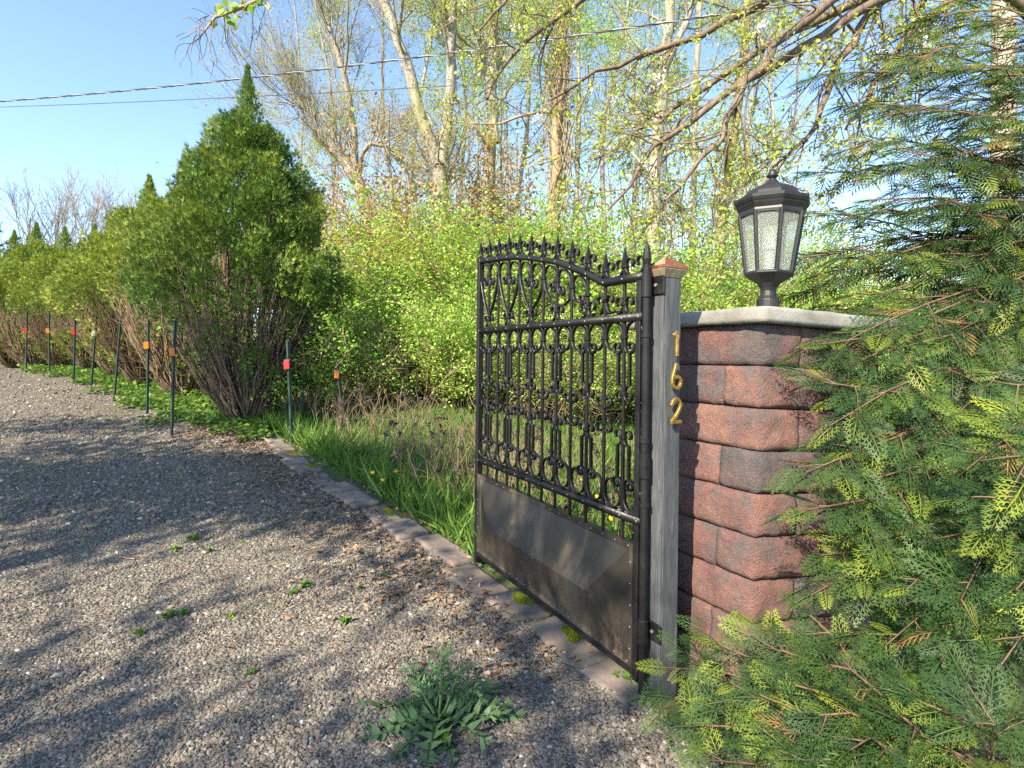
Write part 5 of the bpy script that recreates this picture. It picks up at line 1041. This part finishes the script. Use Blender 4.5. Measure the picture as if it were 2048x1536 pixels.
# ------------------------------------------------------------------ house roof glimpsed beyond the cedar
hb = P(1905, 712, 42); hz = float(gh(hb[0], hb[1])); house = empty('house', (hb[0], hb[1], hz), 'distant house with grey shingle roof half hidden behind the cedar', 'house'); house.rotation_euler = (0, 0, -0.25)
Wd, Dp, Ht, Rg = 17.0, 9.0, 3.0, 5.9
obj('wall', MB().box((0, 0, Ht/2-0.2), (Wd, Dp, Ht+0.4)).mesh('wall', M['siding']), parent=house)
obj('gable', MB().add([(-Wd/2, -Dp/2, Ht), (-Wd/2, Dp/2, Ht), (-Wd/2, 0, Rg-0.1), (Wd/2, -Dp/2, Ht), (Wd/2, Dp/2, Ht), (Wd/2, 0, Rg-0.1)], [(0, 2, 1), (3, 4, 5)]).mesh('gable', M['siding']), parent=house)
def slope(sy): return [(-Wd/2-.4, sy*(Dp/2+.5), Ht-.25), (Wd/2+.4, sy*(Dp/2+.5), Ht-.25), (Wd/2+.4, 0, Rg), (-Wd/2-.4, 0, Rg), (-Wd/2-.4, sy*(Dp/2+.5), Ht-.40), (Wd/2+.4, sy*(Dp/2+.5), Ht-.40), (Wd/2+.4, 0, Rg-.15), (-Wd/2-.4, 0, Rg-.15)]
for sy in (-1, 1): obj('roof', MB().add(slope(sy), [(0,1,2,3),(7,6,5,4),(0,4,5,1),(1,5,6,2),(3,7,4,0)]).mesh('roof', M['roof']), parent=house)
for x in (-6, -2.5, 2.5, 6):
    w_ = obj('window', MB().box((x, -Dp/2-0.03, 1.6), (1.2, 0.08, 1.4)).mesh('window', M['tag_white']), parent=house); obj('pane', MB().box((x, -Dp/2-0.075, 1.6), (1.0, 0.03, 1.2)).mesh('pane', M['pane']), parent=w_)

# ------------------------------------------------------------------ thistle in the gravel, weeds, dandelions, twigs
def spiny_leaf(seed, n=12, wide=0.21):
    "pinnate leaf along +y with a pale rib, pointed lobes turned up and down"
    g = np.random.default_rng(seed); V = []; Fc = []
    for i in range(n+1):
        y = i/n; V.append((0, y, 0.02*math.sin(i*1.3)))
    for s in (-1, 1):
        for i in range(n):
            y = (i+0.15)/n; w = wide*math.sin(math.pi*min(1, 0.12+0.88*(i+0.5)/n))**0.7*(0.8+0.4*g.random()); zt = 0.10*(1 if (i % 2) else -0.55)+0.05*g.normal()
            b = len(V); V += [(s*w*0.34, y+0.02, zt*0.4), (s*w, y+0.09+0.05*g.random(), zt), (s*w*0.55, y+0.10, zt*0.5), (s*w*0.72, y+0.17, zt*0.6+0.05), (s*w*0.14, y+0.085, 0.0)]
            Fc += [(i, b, b+4), (b, b+1, b+2), (b, b+2, b+4), (b+2, b+3, b+4), (i, b+4, i+1)]
    return np.array(V), np.array(Fc)
SL_ = [spiny_leaf(k) for k in range(3)]
def droopy(V, amt): W_ = V.copy(); W_[:, 2] -= amt*W_[:, 1]**2; return W_
tb = ground(878, 1450); th = empty('thistle', tuple(tb), 'spiny green thistle plant growing alone in the near gravel', 'thistle'); g = np.random.default_rng(500)
def put_leaf(k, p, d, s, droop):
    tv, tf = SL_[k % 3]; tv = droopy(tv, droop); R = frames(np.array([d]), (0, 0, 1.0), np.array([g.normal(0, 0.25)])); V, T = scatter(tv, tf, np.array([p]), R, np.array([s])); obj('leaf', np_mesh('leaf', V, T, M['thistle'], rnd=np.full(len(V), g.random())), parent=th)
for k in range(14):
    a = k*2.4+g.normal(0, 0.15); el = 0.10+0.30*g.random(); put_leaf(k, (0.012*math.cos(a), 0.012*math.sin(a), 0.03+0.01*g.random()), (math.cos(a)*math.cos(el), math.sin(a)*math.cos(el), math.sin(el)), 0.24+0.09*g.random(), 0.25)
stems = [((0.0, 0.0, 0.03), (0.02, 0.02, 1), 0.29), ((-0.02, 0, 0.04), (-0.65, 0.1, 0.85), 0.24), ((0.02, 0, 0.04), (0.35, 0.15, 0.9), 0.23), ((0.02, 0.01, 0.04), (0.85, 0.1, 0.55), 0.22), ((0, 0.03, 0.04), (0.1, 0.6, 0.8), 0.22)]
for p0, d0, L in stems:
    q = wander(g, p0, d0, L, 6, 0.05, 0.06); V, T = tube(q, np.linspace(0.006, 0.003, 7), 6); obj('stem', np_mesh('stem', V, T, M['thistle'], smooth=True, rnd=np.full(len(V), 0.9)), parent=th)
    for j in range(8):
        u = 0.2+0.78*j/7; p, d = along(q, u); a = j*2.4; out = unit(np.cross(d, (math.cos(a), math.sin(a), 0.2))); put_leaf(j, p, unit(out*0.85+d*0.75), (0.125-0.07*u)*(0.8+0.4*g.random()), 0.25)
# tufts of weed in the gravel
def weed_proto(seed, n, L):
    g = np.random.default_rng(seed); d = unit(g.normal(size=(n, 3))*(1, 1, 0.3)+np.array((0, 0, 0.75))); pos = g.normal(0, 0.012, (n, 3))*(1, 1, 0)+np.array((0, 0, 0.012)); return cloud('weed', LEAF_V*np.array((0.8, 1, 1)), LEAF_F, pos, frames(d, (0, 0, 1.0), g.normal(0, 0.5, n)), L*(0.5+0.8*g.random(n)), M['weed'], g)
wm = [weed_proto(600+k, 26, 0.055) for k in range(3)]
for k, (px, py) in enumerate([(280, 1275), (335, 1243), (365, 1238), (770, 1160), (720, 1185), (460, 1240), (590, 1195), (500, 1360), (690, 1255), (350, 1107), (385, 1085), (815, 1010), (1000, 1440), (960, 1130), (1235, 1365), (1260, 1372), (110, 790), (90, 770), (125, 785), (230, 838), (185, 840), (215, 845), (295, 815), (420, 1110), (610, 1180), (880, 1505)]):
    p = ground(px, py); o = obj('gravel_weed', wm[k % 3]); o.location = p+(0, 0, 0.015); s_ = 0.45+0.5*random.random(); o.scale = (s_, s_, s_); o.rotation_euler = (0, 0, random.random()*6.28); tag(o, 'small bright green weed sprouting in the gravel', 'weed', 'small weeds in the gravel')
dm = MB().lathe([(0.004, -0.008), (0.017, 0.0), (0.019, 0.004), (0.012, 0.009), (0.002, 0.010)], 10).mesh('flower', M['dandelion'], smooth=True)
for k, (px, py, h_) in enumerate([(765, 962, .20), (793, 955, .26), (745, 945, .2), (1165, 965, .22), (1195, 1000, .2), (1215, 1018, .2), (1262, 956, .25), (1222, 1035, .15)]):
    p = ground(px, py+40); o = empty('dandelion', tuple(p), 'yellow dandelion flowering in the grass', 'dandelion', 'dandelions in the grass'); V, T = tube(np.array([(0, 0, 0), (0.01, 0, h_*0.5), (0.0, 0.01, h_)]), np.full(3, 0.003), 5); obj('stalk', np_mesh('stalk', V, T, M['weed'], smooth=True), parent=o); f2 = obj('flower', dm, parent=o, loc=(0, 0.01, h_)); f2.rotation_euler = (0.5, 0.1*k, 0); f2.scale = (1.3,)*3
g = np.random.default_rng(700)
for px, py, a, L, lab in [(985, 1400, 1.1, 0.17, 'short curved brown twig lying right of the thistle'), (1010, 1120, 0.25, 0.55, 'long thin pale twig lying across the stone edging by the gate'), (565, 1222, 1.4, 0.10, 'short grey twig on the open gravel'), (270, 1128, 2.6, 0.22, 'straw-coloured stem lying on sunlit gravel'), (430, 1010, 0.1, 0.45, 'thin dark stick on the shaded gravel')]:
    p = ground(px, py); q = wander(g, p+(0, 0, 0.028), (math.cos(a), math.sin(a), 0.05), L, 7, 0.16); q[:, 2] = gh(q[:, 0], q[:, 1])+0.03+0.015*g.random(8); V, T = tube(q, np.linspace(0.006, 0.003, 8), 6); tag(obj('fallen_twig', np_mesh('fallen_twig', V, T, M['twig'], smooth=True)), lab, 'twig', 'twigs on the gravel')
